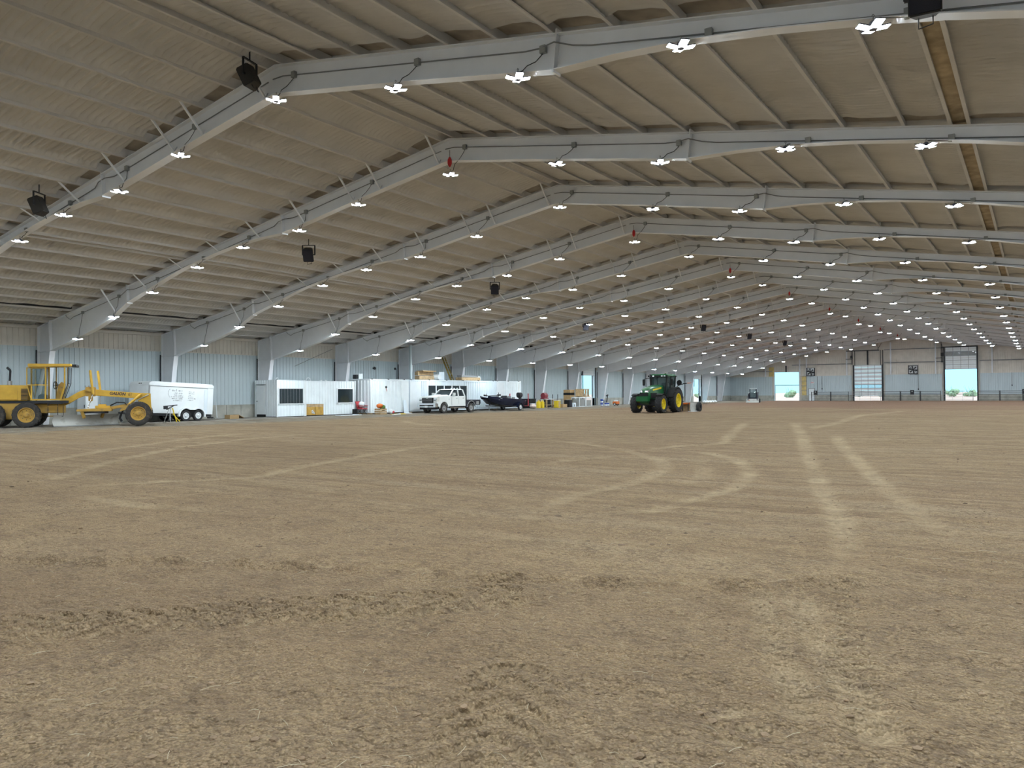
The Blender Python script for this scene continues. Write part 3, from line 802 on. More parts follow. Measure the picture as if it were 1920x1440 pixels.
# stretched coordinates give drag streaks
def stretch(rot, sx, sy):
    mp = nd('ShaderNodeMapping'); mp.inputs['Rotation'].default_value = (0, 0, math.radians(rot)); mp.inputs['Scale'].default_value = (sx, sy, 1)
    nt.links.new(tc.outputs['Object'], mp.inputs[0]); return mp.outputs[0]
def grains(scale, out='Distance', jit=1.0):
    v = nd('ShaderNodeTexVoronoi'); v.inputs['Scale'].default_value = scale; v.inputs['Randomness'].default_value = jit
    nt.links.new(tc.outputs['Object'], v.inputs['Vector']); return v.outputs[out]
streak = noise(1.6, 4, stretch(-6, .10, 1.5), .65)
fineline = noise(1.6, 3, stretch(-4, .035, 4.5), .6)
streak2 = noise(1.3, 4, stretch(24, .09, 1.0), .65)
inner = mrange(sep.outputs[1], 5.0, 10.0)
col = mixc(mrange(noise(.35, 3), .35, .65), (.44, .305, .168), (.52, .375, .215))
col = mixc(math_('MULTIPLY', inner, mrange(streak, .44, .66, 0, .8)), col, (.26, .168, .09))
col = mixc(math_('MULTIPLY', inner, mrange(streak2, .5, .70, 0, .8)), col, (.52, .395, .25))
far = mrange(math_('ADD', sep.outputs[1], mrange(noise(.06, 3), .3, .7, -22, 22)), 62, 98)
col = mixc(far, col, (.33, .18, .12))
col = mixc(mrange(noise(.12, 3), .5, .7, 0, .5), col, (.33, .22, .13))
col = mixc(math_('MULTIPLY', inner, mrange(fineline, .52, .66, 0, .15)), col, (.24, .165, .10))
col = mixc(math_('MULTIPLY', inner, mrange(fineline, .46, .36, 0, .15)), col, (.56, .43, .28))
at = nd('ShaderNodeAttribute'); at.attribute_name = 'track'
col = mixc(mrange(math_('MULTIPLY', at.outputs['Fac'], mrange(noise(2.2, 3, None, .7), .3, .6, .55, 1.1)), .1, .85, 0, .68), col, (.58, .445, .275))
ap = mrange(math_('ADD', sep.outputs[0], mrange(noise(.5, 3), .3, .7, -1.2, 1.2)), -38.0, -39.6)
grey = mixc(mrange(noise(.9, 3), .35, .65), (.25, .225, .17), (.40, .38, .32))
grey = mixc(mrange(sep.outputs[0], -42.0, -44.5, 0, .75), grey, (.58, .58, .54))
col = mixc(ap, col, grey)
af = nd('ShaderNodeAttribute'); af.attribute_name = 'fresh'
col = mixc(mrange(af.outputs['Fac'], 0, 1, 0, .3), col, (.24, .162, .10))
# crumbs: every grain has a tone of its own, damp clods are darker
sepg = nd('ShaderNodeSeparateColor'); nt.links.new(grains(95, 'Color'), sepg.inputs[0])
loose = mrange(at.outputs['Fac'], 0, .8, 1, .25)
col = mixc(math_('MULTIPLY', loose, mrange(sepg.outputs[0], .2, 1.0, .0, .65)), col, (.20, .137, .088))
col = mixc(mrange(sepg.outputs[1], .85, 1.0, .0, .4), col, (.62, .50, .35))
sepm = nd('ShaderNodeSeparateColor'); nt.links.new(grains(34, 'Color'), sepm.inputs[0])
col = mixc(math_('MULTIPLY', loose, mrange(sepm.outputs[0], .5, 1.0, .0, .35)), col, (.20, .135, .088))
damp = math_('MULTIPLY', mrange(noise(1.7, 3, None, .7), .42, .62), mrange(noise(15, 3, None, .8), .45, .6, 0, .55))
col = mixc(damp, col, (.155, .108, .078))
col = mixc(mrange(noise(6, 3, None, .75), .52, .68, 0, .4), col, (.18, .128, .088))
col = mixc(mrange(noise(2.6, 5, stretch(-4, .5, 1.2), .85), .50, .64, 0, .42), col, (.21, .14, .085))
nt.links.new(col, bs.inputs['Base Color'])
hgt = math_('ADD', math_('MULTIPLY', grains(46), -.4), math_('ADD', math_('MULTIPLY', grains(19), -.8), math_('MULTIPLY', noise(5, 4, None, .7), 1.6)))
bp = nd('ShaderNodeBump'); bp.inputs['Strength'].default_value = 1.0; bp.inputs['Distance'].default_value = .065
nt.links.new(hgt, bp.inputs['Height']); nt.links.new(bp.outputs[0], bs.inputs['Normal'])
fm = grid_mesh('floor', np.stack([GX, GY, z], -1), md)
att = fm.attributes.new('track', 'FLOAT', 'POINT'); att.data.foreach_set('value', trk.astype(np.float32).ravel())
att = fm.attributes.new('fresh', 'FLOAT', 'POINT'); att.data.foreach_set('value', fresh.astype(np.float32).ravel())
floor = link('floor', fm); tag(floor, kind='structure')
def ground(x, y):
    i = min(len(gx) - 2, max(0, int(np.searchsorted(gx, x)) - 1)); j = min(len(gy) - 2, max(0, int(np.searchsorted(gy, y)) - 1))
    return float(z[j:j + 2, i:i + 2].mean())
# loose clods and straw
def scatter(name, label, cat, count, rmax, make, material, seed, rmin=2.4):
    rng = random.Random(seed); mb = MB()
    k = 0
    while k < count:
        d = rmin + (rng.random() ** 1.7) * rmax; a = math.radians(rng.uniform(-12, 75))
        x, y = -d * math.sin(a), d * math.cos(a)
        make(mb, x, y, ground(x, y), rng); k += 1
    o = mb.build(name, material, None, 0, 0); tag(o, label, cat, kind='stuff'); return o
ICO = bmesh.new(); bmesh.ops.create_icosphere(ICO, subdivisions=1, radius=1)
IV = [tuple(v.co) for v in ICO.verts]; IF = [tuple(w.index for w in p.verts) for p in ICO.faces]; ICO.free()
def clod(mb, x, y, zz, rng):
    r = .004 + .016 * rng.random() ** 5
    if rng.random() < .012: r *= 1.8
    sx, sy, sz = r * rng.uniform(.8, 1.5), r * rng.uniform(.8, 1.4), r * rng.uniform(.5, .9); c, s = math.cos(rng.random() * 6), math.sin(rng.random() * 6)
    vs_ = []
    for a, b, c_ in IV:
        j = 1 + rng.uniform(-.25, .25)
        vs_.append((x + (a * sx * c - b * sy * s) * j, y + (a * sx * s + b * sy * c) * j, zz + c_ * sz * j + r * .1))
    mb.add(vs_, IF)
def lump_(mb, x, y, zz, rng):
    k = len(mb.v); clod(mb, x, y, zz, rng); s_ = rng.uniform(1.3, 2.6)
    for i in range(k, len(mb.v)):
        a, b, c = mb.v[i]; mb.v[i] = (x + (a - x) * s_, y + (b - y) * s_, zz + (c - zz) * s_ * .8)
def straw(mb, x, y, zz, rng):
    a = rng.random() * math.pi; l = rng.uniform(.02, .06); w = .0016; c, s = math.cos(a), math.sin(a)
    b = rng.uniform(-.01, .01)
    mb.path([(x - l * c, y - l * s, zz + .006), (x + b * s, y + b * c, zz + .012), (x + l * c, y + l * s, zz + .007)], w, 3)
M['clod'] = mat('dirt_clods', (.31, .215, .135), .95, var=.3, scale=7, bump=.3)
M['damp'] = mat('damp_soil_lumps', (.23, .16, .105), .95, var=.3, scale=7)
M['straw'] = mat('pale_straw', (.55, .47, .33), .8)
scatter('dirt_clods', 'loose clods of brown soil strewn over the arena floor', 'soil', 5200, 13, clod, M['clod'], 3)
scatter('soil_lumps', 'larger dark soil lumps dotted across the middle of the arena', 'soil', 650, 30, lump_, M['damp'], 8, 8.5)
scatter('straw_bits', 'thin pale straw bits scattered on the near soil', 'straw', 260, 7, straw, M['straw'], 4)
# outside ground
go = MB().box(-400, 300, YEND + .25, 900, -.35, -.12).box(-400, XL - .28, -60, YEND + .25, -.35, -.12).box(XR + .4, 300, -60, YEND + .25, -.35, -.12).build('outside_ground', M['sand']); tag(go, kind='structure')
# ------------------------------------------------------------------ wheels
def wheel(parent, x, y, z, R, W, rim_r, rim_m, tyre_m, lugs=0, lug_h=.04, side=-1, name='wheel', hub=True, dish=.25, bar=.05):
    """wheel on a local y axle; side is the direction of the outer face; rim and hub are sub-parts"""
    mb = MB(); h = W / 2; Rb = R - (lug_h if lugs else 0)
    mb.lathe([(rim_r * .98, -h * .8), (rim_r * 1.08, -h * .92), (R * .5 + rim_r * .5, -h), (Rb * .95, -h * .93), (Rb, -h * .72), (Rb, h * .72), (Rb * .95, h * .93), (R * .5 + rim_r * .5, h), (rim_r * 1.08, h * .92), (rim_r * .98, h * .8)], 32)
    for k in range(lugs):
        for s in (-1, 1):
            t = 2 * math.pi * (k + (.5 if s > 0 else 0)) / lugs
            dt = .55 * W / R
            a = [(math.cos(t) , math.sin(t)), (math.cos(t + dt), math.sin(t + dt))]
            w = bar
            y0, y1 = s * .01, s * h * .98
            p = []
            for rr in (Rb * .965, R):
                for (c, sn), yy, r2 in ((a[0], y0, 1), (a[1], y1, .985)):
                    for q in (-w / 2, w / 2):
                        p.append((rr * r2 * c - sn * q, yy, rr * r2 * sn + c * q))
            mb.add([p[0], p[1], p[3], p[2], p[4], p[5], p[7], p[6]], [(3, 2, 1, 0), (4, 5, 6, 7), (0, 1, 5, 4), (1, 2, 6, 5), (2, 3, 7, 6), (3, 0, 4, 7)])
    w = mb.build(name, tyre_m, parent, 0, 35); w.location = (x, y, z)
    rb = MB(); d = h * .8 * side; dd = d * (1 - dish * 2)
    rb.lathe([(rim_r * 1.04, d * 1.08), (rim_r * .95, d * 1.08), (rim_r * .86, dd), (rim_r * .4, dd), (rim_r * .36, dd + side * .03), (rim_r * .22, dd + side * .05), (rim_r * .2, dd + side * .10), (0, dd + side * .11)], 24)
    rb.lathe([(rim_r * 1.0, -d), (rim_r * .9, -d * .6), (0, -d * .5)], 20)
    rb.build('rim', rim_m, w, 0, 30)
    if hub:
        hb = MB()
        for k in range(8):
            t = 2 * math.pi * k / 8
            hb.lathe([(0, dd + side * .035), (rim_r * .05, dd + side * .035), (rim_r * .05, dd), ], 6, T(rim_r * .62 * math.cos(t), 0, rim_r * .62 * math.sin(t)))
        hb.build('hub_bolts', M['dark'], w)
    return w

# ------------------------------------------------------------------ green tractor with box blade
def tractor():
    t = thing('farm_tractor', 'large green farm tractor with yellow wheel rims parked on the dirt', 'tractor', (-25.75, 60.5, 0.0), -90)
    g, bk = M['grn'], M['black']
    for s in (-1, 1):
        wheel(t, 0, s * 1.08, 1.0, 1.0, .58, .56, M['jyel'], M['rub'], 18, .055, s, 'rear_wheel', dish=.35, bar=.08)
        wheel(t, 2.95, s * 1.05, .745, .745, .52, .42, M['jyel'], M['rub'], 16, .045, s, 'front_wheel', dish=.35, bar=.07)
    # chassis and axles
    mb = MB(); mb.box(-.4, 3.5, -.28, .28, .72, 1.15); mb.tube((0, -1.2, 1.0), (0, 1.2, 1.0), .17, 12); mb.box(2.75, 3.15, -1.0, 1.0, .62, .86); mb.box(.6, 2.2, -.36, .36, .55, .85)
    mb.build('chassis', M['dark'], t, .02)
    # hood lofted front to back
    def ring(x, w, z0, z1, c):
        return [(x, -w, z0), (x, w, z0), (x, w, z1 - c), (x, w * .82, z1 - c * .3), (x, w * .4, z1), (x, -w * .4, z1), (x, -w * .82, z1 - c * .3), (x, -w, z1 - c)]
    hd = MB().loft([ring(1.15, .50, 1.15, 2.28, .16), ring(1.9, .50, 1.12, 2.24, .17), ring(2.9, .47, 1.12, 2.10, .17), ring(3.45, .44, 1.15, 1.98, .18), ring(3.78, .40, 1.2, 1.86, .16), ring(3.86, .36, 1.25, 1.72, .12)]).build('hood', g, t, 0, 35)
    MB().box(3.70, 3.90, -.36, .36, 1.18, 1.62).build('grille', bk, hd, .02)
    for s in (-1, 1):
        MB().hexa([(3.72, s * .24 - .13, 1.66), (3.93, s * .22 - .11, 1.68), (3.93, s * .22 + .11, 1.68), (3.72, s * .24 + .15, 1.66)], [(3.66, s * .24 - .13, 1.86), (3.86, s * .22 - .10, 1.80), (3.86, s * .22 + .10, 1.80), (3.66, s * .24 + .15, 1.86)]).build('headlight', M['chrome'], hd)
        MB().add([(1.6, s * .512, 1.95), (3.2, s * .475, 1.80), (3.2, s * .475, 1.90), (1.6, s * .512, 2.10)], [(0, 1, 2, 3)]).build('yellow_stripe', M['jyel'], hd)
        MB().box(2.45, 3.55, s * .465 - .02, s * .465 + .02, 1.22, 1.62).build('side_vent', bk, hd)
    # front weight block and bracket
    MB().hexa([(3.85, -.52, .95), (4.25, -.50, .95), (4.25, .50, .95), (3.85, .52, .95)], [(3.85, -.52, 1.34), (4.25, -.50, 1.36), (4.25, .50, 1.36), (3.85, .52, 1.34)]).build('front_weight', g, t, .03)
    MB().hexa([(3.4, -.26, .7), (3.95, -.30, .85), (3.95, .30, .85), (3.4, .26, .7)], [(3.4, -.26, 1.2), (3.95, -.30, 1.2), (3.95, .30, 1.2), (3.4, .26, 1.2)]).build('front_bracket', g, t)
    # cab
    cb = MB()
    B4 = [(-.55, -.72), (1.15, -.60), (1.15, .60), (-.55, .72)]; T4 = [(-.62, -.80), (.95, -.74), (.95, .74), (-.62, .80)]
    for (a, b), (c, d) in zip(B4, T4):
        cb.bar((a, b, 1.35), (c, d, 2.98), .10, .10)
    cb.bar((.35, -.70, 1.35), (.28, -.80, 2.98), .07, .07); cb.bar((.35, .70, 1.35), (.28, .80, 2.98), .07, .07)
    cb.box(-.6, 1.15, -.66, .66, 1.15, 1.45)
    cab = cb.build('cab_frame', bk, t, .01)
    MB().add([(1.15, -.55, 1.5), (1.15, .55, 1.5), (.96, .70, 2.93), (.96, -.70, 2.93)], [(0, 1, 2, 3)]).build('windscreen', M['tglass'], cab)
    for s in (-1, 1):
        MB().add([(-.55, s * .73, 1.7), (1.13, s * .62, 1.5), (.94, s * .745, 2.93), (-.6, s * .80, 2.93)], [(0, 1, 2, 3)]).build('side_window', M['tglass'], cab)
    MB().add([(-.58, -.7, 1.7), (-.58, .7, 1.7), (-.62, .76, 2.93), (-.62, -.76, 2.93)], [(0, 1, 2, 3)]).build('rear_window', M['tglass'], cab)
    rf = MB().hexa([(-.75, -.86, 2.95), (1.12, -.82, 2.95), (1.12, .82, 2.95), (-.75, .86, 2.95)], [(-.68, -.78, 3.17), (1.0, -.72, 3.15), (1.0, .72, 3.15), (-.68, .78, 3.17)]).build('cab_roof', g, t, .05)
    MB().box(1.02, 1.16, -.84, .84, 2.93, 3.06).box(-.8, -.68, -.84, .84, 2.93, 3.05).build('roof_trim', bk, rf)
    for y in (-.62, -.38, .38, .62):
        MB().box(1.14, 1.19, y - .08, y + .08, 2.96, 3.05).build('work_light', M['chrome'], rf)
    MB().tube((-.2, .1, 3.15), (-.2, .1, 3.24), .06, 8).build('beacon', bk, rf)
    # inside the cab
    MB().box(-.35, .2, -.27, .27, 1.45, 1.75).box(-.42, -.22, -.27, .27, 1.7, 2.45).build('seat', bk, t, .05)
    MB().lathe([(.17, -.015), (.2, -.015), (.2, .015), (.17, .015)], 16, T(.62, 0, 2.0) @ RZ(0) @ RY(0) @ RX(0) @ Matrix.Rotation(math.radians(60), 4, 'Y') @ Matrix.Rotation(math.radians(90), 4, 'X'), True).tube((.62, 0, 2.0), (.9, 0, 1.5), .04, 6).build('steering_wheel', bk, t)
    # fenders
    for s in (-1, 1):
        fd = MB(); n = 9
        for k in range(n):
            a0 = math.radians(15 + 150 * k / n); a1 = math.radians(15 + 150 * (k + 1) / n)
            p = []
            for r in (1.05, 1.10):
                for a in (a0, a1):
                    for yy in (s * .70, s * 1.30):
                        p.append((r * math.cos(a), yy, 1.0 + r * math.sin(a)))
            fd.add([p[0], p[1], p[3], p[2], p[4], p[5], p[7], p[6]], [(3, 2, 1, 0), (4, 5, 6, 7), (0, 1, 5, 4), (1, 2, 6, 5), (2, 3, 7, 6), (3, 0, 4, 7)])
        fd.build('rear_fender', bk, t)
        MB().hexa([(.75, s * .66 - .10, 1.0), (1.0, s * .66 - .10, 1.0), (1.0, s * .66 + .1, 1.0), (.75, s * .66 + .1, 1.0)], [(-.2, s * .74 - .1, 2.05), (.55, s * .7 - .1, 1.95), (.55, s * .7 + .1, 1.95), (-.2, s * .74 + .1, 2.05)]).build('fender_panel', g, t)
        ff = MB(); n = 6
        for k in range(n):
            a0 = math.radians(55 + 95 * k / n); a1 = math.radians(55 + 95 * (k + 1) / n); p = []
            for r in (.79, .82):
                for a in (a0, a1):
                    for yy in (s * .82, s * 1.30):
                        p.append((2.95 + r * math.cos(a), yy, .76 + r * math.sin(a)))
            ff.add([p[0], p[1], p[3], p[2], p[4], p[5], p[7], p[6]], [(3, 2, 1, 0), (4, 5, 6, 7), (0, 1, 5, 4), (1, 2, 6, 5), (2, 3, 7, 6), (3, 0, 4, 7)])
        ff.build('front_fender', bk, t)
        # mirrors on arms
        mr = MB().path([(.95, s * .74, 2.85), (1.15, s * 1.10, 2.80), (1.18, s * 1.20, 2.72)], .022, 5).build('mirror_arm', bk, t)
        MB().box(1.12, 1.22, s * 1.22 - .11, s * 1.22 + .11, 2.22, 2.74).build('mirror', bk, mr, .03)
    MB().tube((1.22, -.55, 1.9), (1.22, -.55, 2.98), .075, 10).path([(1.22, -.55, 2.95), (1.22, -.58, 3.05), (1.20, -.66, 3.13)], .055, 8).build('exhaust_stack', bk, t)
    # steps and tank
    st = MB().box(.55, 1.55, .40, .78, .55, 1.15).build('fuel_tank', bk, t, .06)
    for k in range(4):
        bx('step', M['dark'], t, .75, 1.2, .8, .98, .45 + k * .26, .49 + k * .26)
    # slow vehicle marker and arms at the rear
    ar = MB().path([(-.6, .78, 2.0), (-.75, 1.05, 2.25), (-.8, 1.45, 2.36), (-.8, 1.75, 2.40)], .035, 6).build('marker_arm', bk, t)
    MB().tube((-.8, 1.78, 2.41), (-.8, 2.1, 2.42), .035, 6).build('orange_marker', M['org'], ar)
    MB().lathe([(0, -.02), (.20, -.02), (.24, 0), (.20, .02), (0, .02)], 8, T(-.7, 1.12, 2.45) @ RZ(90)).build('marker_plate', bk, ar)
    # rear linkage
    MB().bar((-.4, -.35, .75), (-1.5, -.42, .55), .09, .12).bar((-.4, .35, .75), (-1.5, .42, .55), .09, .12).bar((-.4, 0, 1.35), (-1.5, 0, 1.15), .07, .07).build('rear_linkage', M['dark'], t)
    # box blade pulled behind
    b = thing('box_blade', 'grey box blade with dark end wheel hitched behind the green tractor', 'box blade', (-25.55, 63.2, 0), -90)
    for s in (-1, 1):
        MB().prism([(-.9, .04), (.5, .04), (.62, .25), (.55, .78), (-.8, .78), (-.95, .4)], s * 1.30 - .02, s * 1.30 + .02, 'y').build('side_plate', M['dust'], b)
    MB().box(-.15, -.11, -1.3, 1.3, .05, .62).build('cutting_blade', M['wood'], b)
    MB().box(-.2, .05, -1.3, 1.3, .62, .76).build('top_beam', M['org'], b)
    for k in range(5):
        MB().bar((.25, -1.0 + .5 * k, .75), (.30, -1.0 + .5 * k, .08), .05, .09).build('shank', M['dark'], b)
    MB().bar((.5, -.42, .5), (1.3, -.42, .55), .09, .09).bar((.5, .42, .5), (1.3, .42, .55), .09, .09).bar((0, -.42, .7), (.6, 0, 1.1), .07, .07).bar((0, .42, .7), (.6, 0, 1.1), .07, .07).build('hitch_frame', M['dust'], b)
    MB().box(-.95, .9, 1.22, 1.52, .015, .06).build('skid_shoe', M['white'], b)
    wheel(b, -1.0, 1.48, .40, .40, .26, .17, M['dark'], M['rub'], 0, side=1, name='gauge_wheel', hub=False)
    wheel(b, -1.0, -1.48, .40, .40, .26, .17, M['dark'], M['rub'], 0, side=-1, name='gauge_wheel', hub=False)
    MB().box(-1.05, -.2, -.9, .9, .3, .38).build('wheel_axle', M['dust'], b)
tractor()

# ------------------------------------------------------------------ yellow motor grader
def grader():
    t = thing('motor_grader', 'old yellow motor grader with open glass cab, named on its long boom', 'motor grader', (-44.33, 19.86, .05), 57)
    y, d, yd = M['yel'], M['dark'], M['yeld']
    # local: x forward, near side is -y; track centre at y=0, wheels at +-1.0
    for s in (-1, 1):
        wheel(t, 0, s * .98, .665, .665, .40, .38, M['yeld'], M['rubdirt'], 18, .03, s, 'drive_wheel', bar=.05)
        wheel(t, -1.66, s * .98, .665, .665, .40, .38, M['yeld'], M['rubdirt'], 18, .03, s, 'drive_wheel', bar=.05)
        wheel(t, 5.45, s * .98, .665, .665, .38, .37, M['yeld'], M['rubdirt'], 18, .03, s, 'front_wheel', bar=.05)
        MB().box(-1.9, .25, s * .62 - .12, s * .62 + .12, .45, .90).build('tandem_case', yd, t, .04)
    # engine hood and rear frame
    MB().hexa([(-2.7, -.60, 1.42), (-.02, -.60, 1.42), (-.02, .60, 1.42), (-2.7, .60, 1.42)], [(-2.7, -.56, 2.26), (-.02, -.56, 2.22), (-.02, .56, 2.22), (-2.7, .56, 2.26)]).build('engine_hood', y, t, .03)
    for k in range(9):
        bx('hood_louver', d, t, -.33, -.02, -.625, -.60, 1.48 + k * .065, 1.515 + k * .065)
    for x0, x1 in ((-1.55, -.50), (-2.6, -1.6)):
        bx('hood_door', y, t, x0, x1, -.622, -.60, 1.48, 2.0)
    MB().box(-2.7, .0, -.5, .5, 1.28, 1.42).box(0, 1.9, -.62, .62, 1.26, 1.40).build('running_board', d, t)
    MB().box(-2.5, .25, -.5, .5, .85, 1.28).box(.25, 1.7, -.3, .3, .75, 1.26).build('rear_frame', yd, t, .02)
    ex = MB().tube((-.95, -.1, 2.44), (-.92, -.1, 2.98), .055, 10).path([(-.92, -.1, 2.95), (-.93, -.1, 3.02), (-1.08, -.1, 3.17)], .06, 8).build('exhaust_pipe', d, t)
    MB().tube((-.95, -.1, 2.2), (-.95, -.1, 2.46), .12, 12).build('muffler', M['silver'], ex)
    # cab
    P = {'rb': .10, 'mid': .78, 'fr': 1.64}
    cab = MB()
    for s in (-1, 1):
        cab.bar((.16, s * .58, 1.42), (.16, s * .58, 3.2), .07, .07)
        cab.bar((.82, s * .58, 1.42), (.82, s * .58, 3.2), .07, .07)
        cab.bar((1.52, s * .52, 1.42), (1.74, s * .58, 2.2), .07, .07); cab.bar((1.74, s * .58, 2.2), (1.74, s * .58, 3.2), .07, .07)
        cab.bar((-.02, s * .60, 2.24), (.82, s * .60, 2.24), .05, .05)
        cab.bar((-.06, s * .60, 2.24), (.16, s * .60, 1.45), .05, .05); cab.bar((-.06, s * .60, 2.24), (-.06, s * .60, 3.16), .05, .05)
        cab.bar((-.06, s * .60, 3.14), (.82, s * .60, 3.14), .05, .05); cab.bar((.1, s * .58, 1.46), (1.6, s * .55, 1.46), .07, .08)
    cabo = cab.build('cab_frame', y, t)
    MB().bar((1.18, .56, 1.42), (1.18, .56, 3.2), .10, .05).bar((.45, .56, 1.42), (.45, .56, 3.2), .06, .05).build('far_post', yd, cabo)
    rf = MB().hexa([(.0, -.74, 3.18), (2.12, -.70, 3.22), (2.12, .70, 3.22), (.0, .74, 3.18)], [(.0, -.74, 3.36), (2.05, -.70, 3.36), (2.05, .70, 3.36), (.0, .74, 3.36)]).build('cab_roof', y, t, .02)
    MB().box(2.05, 2.30, -.60, .60, 3.20, 3.33).build('front_light_bar', d, rf)
    for k in (-.45, .45):
        MB().tube((2.28, k, 3.26), (2.33, k, 3.26), .06, 8).build('lamp', M['chrome'], rf)
    for s in (-1, 1):
        MB().add([(-.05, s * .615, 2.28), (.80, s * .615, 2.28), (.80, s * .615, 3.12), (-.05, s * .615, 3.12)], [(0, 1, 2, 3)]).build('side_window', M['gglass'], cabo)
        MB().add([(.18, s * .61, 1.5), (.80, s * .61, 1.5), (.80, s * .61, 2.2), (.12, s * .61, 2.2)], [(0, 1, 2, 3)]).build('lower_window', M['gglass'], cabo)
    MB().add([(1.60, -.52, 1.5), (1.60, .52, 1.5), (1.84, .55, 2.25), (1.84, -.55, 2.25)], [(0, 1, 2, 3)]).add([(1.84, -.55, 2.3), (1.84, .55, 2.3), (1.88, .55, 3.18), (1.88, -.55, 3.18)], [(0, 1, 2, 3)]).build('windscreen', M['gglass'], cabo)
    MB().bar((1.62, -.56, 1.5), (1.90, -.58, 2.3), .035, .035).bar((1.90, -.58, 2.3), (1.92, -.58, 3.18), .035, .035).bar((1.62, .56, 1.5), (1.90, .58, 2.3), .035, .035).bar((1.90, .58, 2.3), (1.92, .58, 3.18), .035, .035).bar((1.9, -.58, 2.3), (1.9, .58, 2.3), .03, .03).build('windscreen_frame', d, cabo)
    MB().add([(.28, -.3, 1.5), (.5, -.1, 1.5), (.78, -.35, 3.1), (.62, -.35, 3.1)], [(0, 1, 2, 3)]).build('hanging_sheet', M['white'], t)
    MB().prism([(1.25, 1.42), (1.62, 1.42), (1.70, 2.28), (1.52, 2.40), (1.36, 2.2)], -.18, .18, 'y').build('control_console', yd, t)
    MB().lathe([(.19, -.015), (.215, -.015), (.215, .015), (.19, .015)], 18, T(1.22, -.05, 2.22) @ RZ(70), True).tube((1.22, -.05, 2.22), (1.5, -.02, 2.28), .025, 6).tube((1.22, -.05, 2.03), (1.22, -.05, 2.41), .015, 5).tube((1.16, -.22, 2.22), (1.28, .12, 2.22), .015, 5).build('steering_wheel', M['black'], t)
    MB().box(.35, .8, -.22, .22, 1.45, 1.75).box(.32, .42, -.22, .22, 1.7, 2.35).build('seat', M['black'], t, .04)
    # goose-neck frame and long boom
    gx_ = [(1.45, 1.05, 1.45), (1.85, 1.20, 1.55), (2.35, 1.52, 1.86), (2.75, 1.68, 2.02), (3.15, 1.66, 2.0), (4.2, 1.58, 1.90), (5.2, 1.50, 1.80), (6.05, 1.48, 1.76)]
    MB().loft([[(x, -.15, a), (x, .15, a), (x, .15, b), (x, -.15, b)] for x, a, b in gx_]).build('boom', y, t, .015)
    tx = text_obj('GALION', .22, 'boom_lettering', M['ink'], t, T(4.33, -.156, 1.745) @ RY(4.5) @ FACE_S, .003, .15)
    text_obj('61', .21, 'boom_number', M['dark'], t, T(4.98, -.156, 1.70) @ RY(4.5) @ FACE_S, .003, 0, 0)
    # yoke with lift cylinders
    MB().box(2.72, 3.20, -.34, .34, 1.62, 2.12).box(2.80, 3.12, -.50, .50, 1.86, 2.02).box(2.88, 3.1, -.42, -.3, 1.35, 1.9).build('lift_yoke', yd, t, .03)
    for k, (x, yy) in enumerate(((3.0, -.46), (3.30, .46))):
        cy = MB().tube((x - .02, yy, 2.98), (x + .12, yy, 1.72), .068, 10).tube((x - .02, yy, 2.98), (x - .025, yy, 3.03), .06, 10).build('lift_cylinder', M['jyel'] if False else y, t, 0, 40)
        MB().tube((x + .12, yy, 1.75), (x + .10 - .25 * (k == 0), yy, .98), .032, 8).build('piston_rod', M['chrome'], cy)
    for k in range(3):
        MB().tube((2.72 + .16 * k, -.2, 2.10), (2.72 + .16 * k, -.2, 2.20), .05, 8).build('valve_cap', M['silver'], t)
    # drawbar, circle and mouldboard
    MB().hexa([(2.3, -.55, .80), (4.05, -.42, .80), (4.05, .42, .80), (2.3, .55, .80)], [(2.3, -.55, .92), (4.05, -.42, .98), (4.05, .42, .98), (2.3, .55, .92)]).bar((3.9, 0, .95), (5.35, 0, 1.22), .22, .16).build('drawbar', yd, t, .02)
    MB().lathe([(.45, -.05), (.66, -.05), (.66, .05), (.45, .05)], 24, T(3.2, 0, .74) @ RX(90), True).build('turn_circle', M['dark'], t)
    MB().box(3.2, 3.95, -.3, .3, .96, 1.10).box(3.35, 3.75, -.2, .2, 1.08, 1.18).build('circle_motor', y, t, .02)
    rings = []
    for a in range(7):
        k = a / 6.
        rings.append((.10 - .22 * math.sin(math.pi * k), .02 + .62 * k))
    mb = MB(); prof = rings + [(x + .03, z_) for x, z_ in reversed(rings)]
    mb.prism(prof, -1.75, 1.75, 'y', T(2.75, 0, 0) @ RZ(-62))
    mb.build('mouldboard', M['dust'], t, 0, 40)
    MB().prism([(-.12, .02), (.14, .02), (.14, .07), (-.12, .07)], -1.76, 1.76, 'y', T(2.75, 0, 0) @ RZ(-62)).build('cutting_edge', M['silver'], t)
    MB().bar((2.55, -.4, .80), (2.7, -.5, .45), .12, .12).bar((3.6, .2, .80), (3.5, .1, .45), .12, .12).build('blade_arm', yd, t)
    # scarifier
    sc = MB().hexa([(4.45, -.55, .78), (4.80, -.55, .86), (4.80, .55, .86), (4.45, .55, .78)], [(4.62, -.55, 1.10), (4.95, -.55, 1.16), (4.95, .55, 1.16), (4.62, .55, 1.10)]).build('scarifier', yd, t, .02)
    for k in range(5):
        MB().path([(4.62, -.5 + .25 * k, .85), (4.50, -.5 + .25 * k, .62), (4.44, -.5 + .25 * k, .40), (4.54, -.5 + .25 * k, .22)], .028, 5).build('tooth', M['dark'], sc)
    MB().tube((5.55, -.25, 1.72), (4.95, -.3, 1.18), .075, 10).build('scarifier_cylinder', M['yel'], t, 0, 40)
    MB().tube((5.95, -.2, 1.70), (5.3, -.25, 1.36), .03, 8).build('steering_rod', M['silver'], t)
    MB().path([(3.95, -.1, 1.1), (4.3, -.2, 1.28), (4.7, -.2, 1.26), (4.9, -.2, 1.0)], .035, 6).build('hydraulic_hose', M['black'], t)
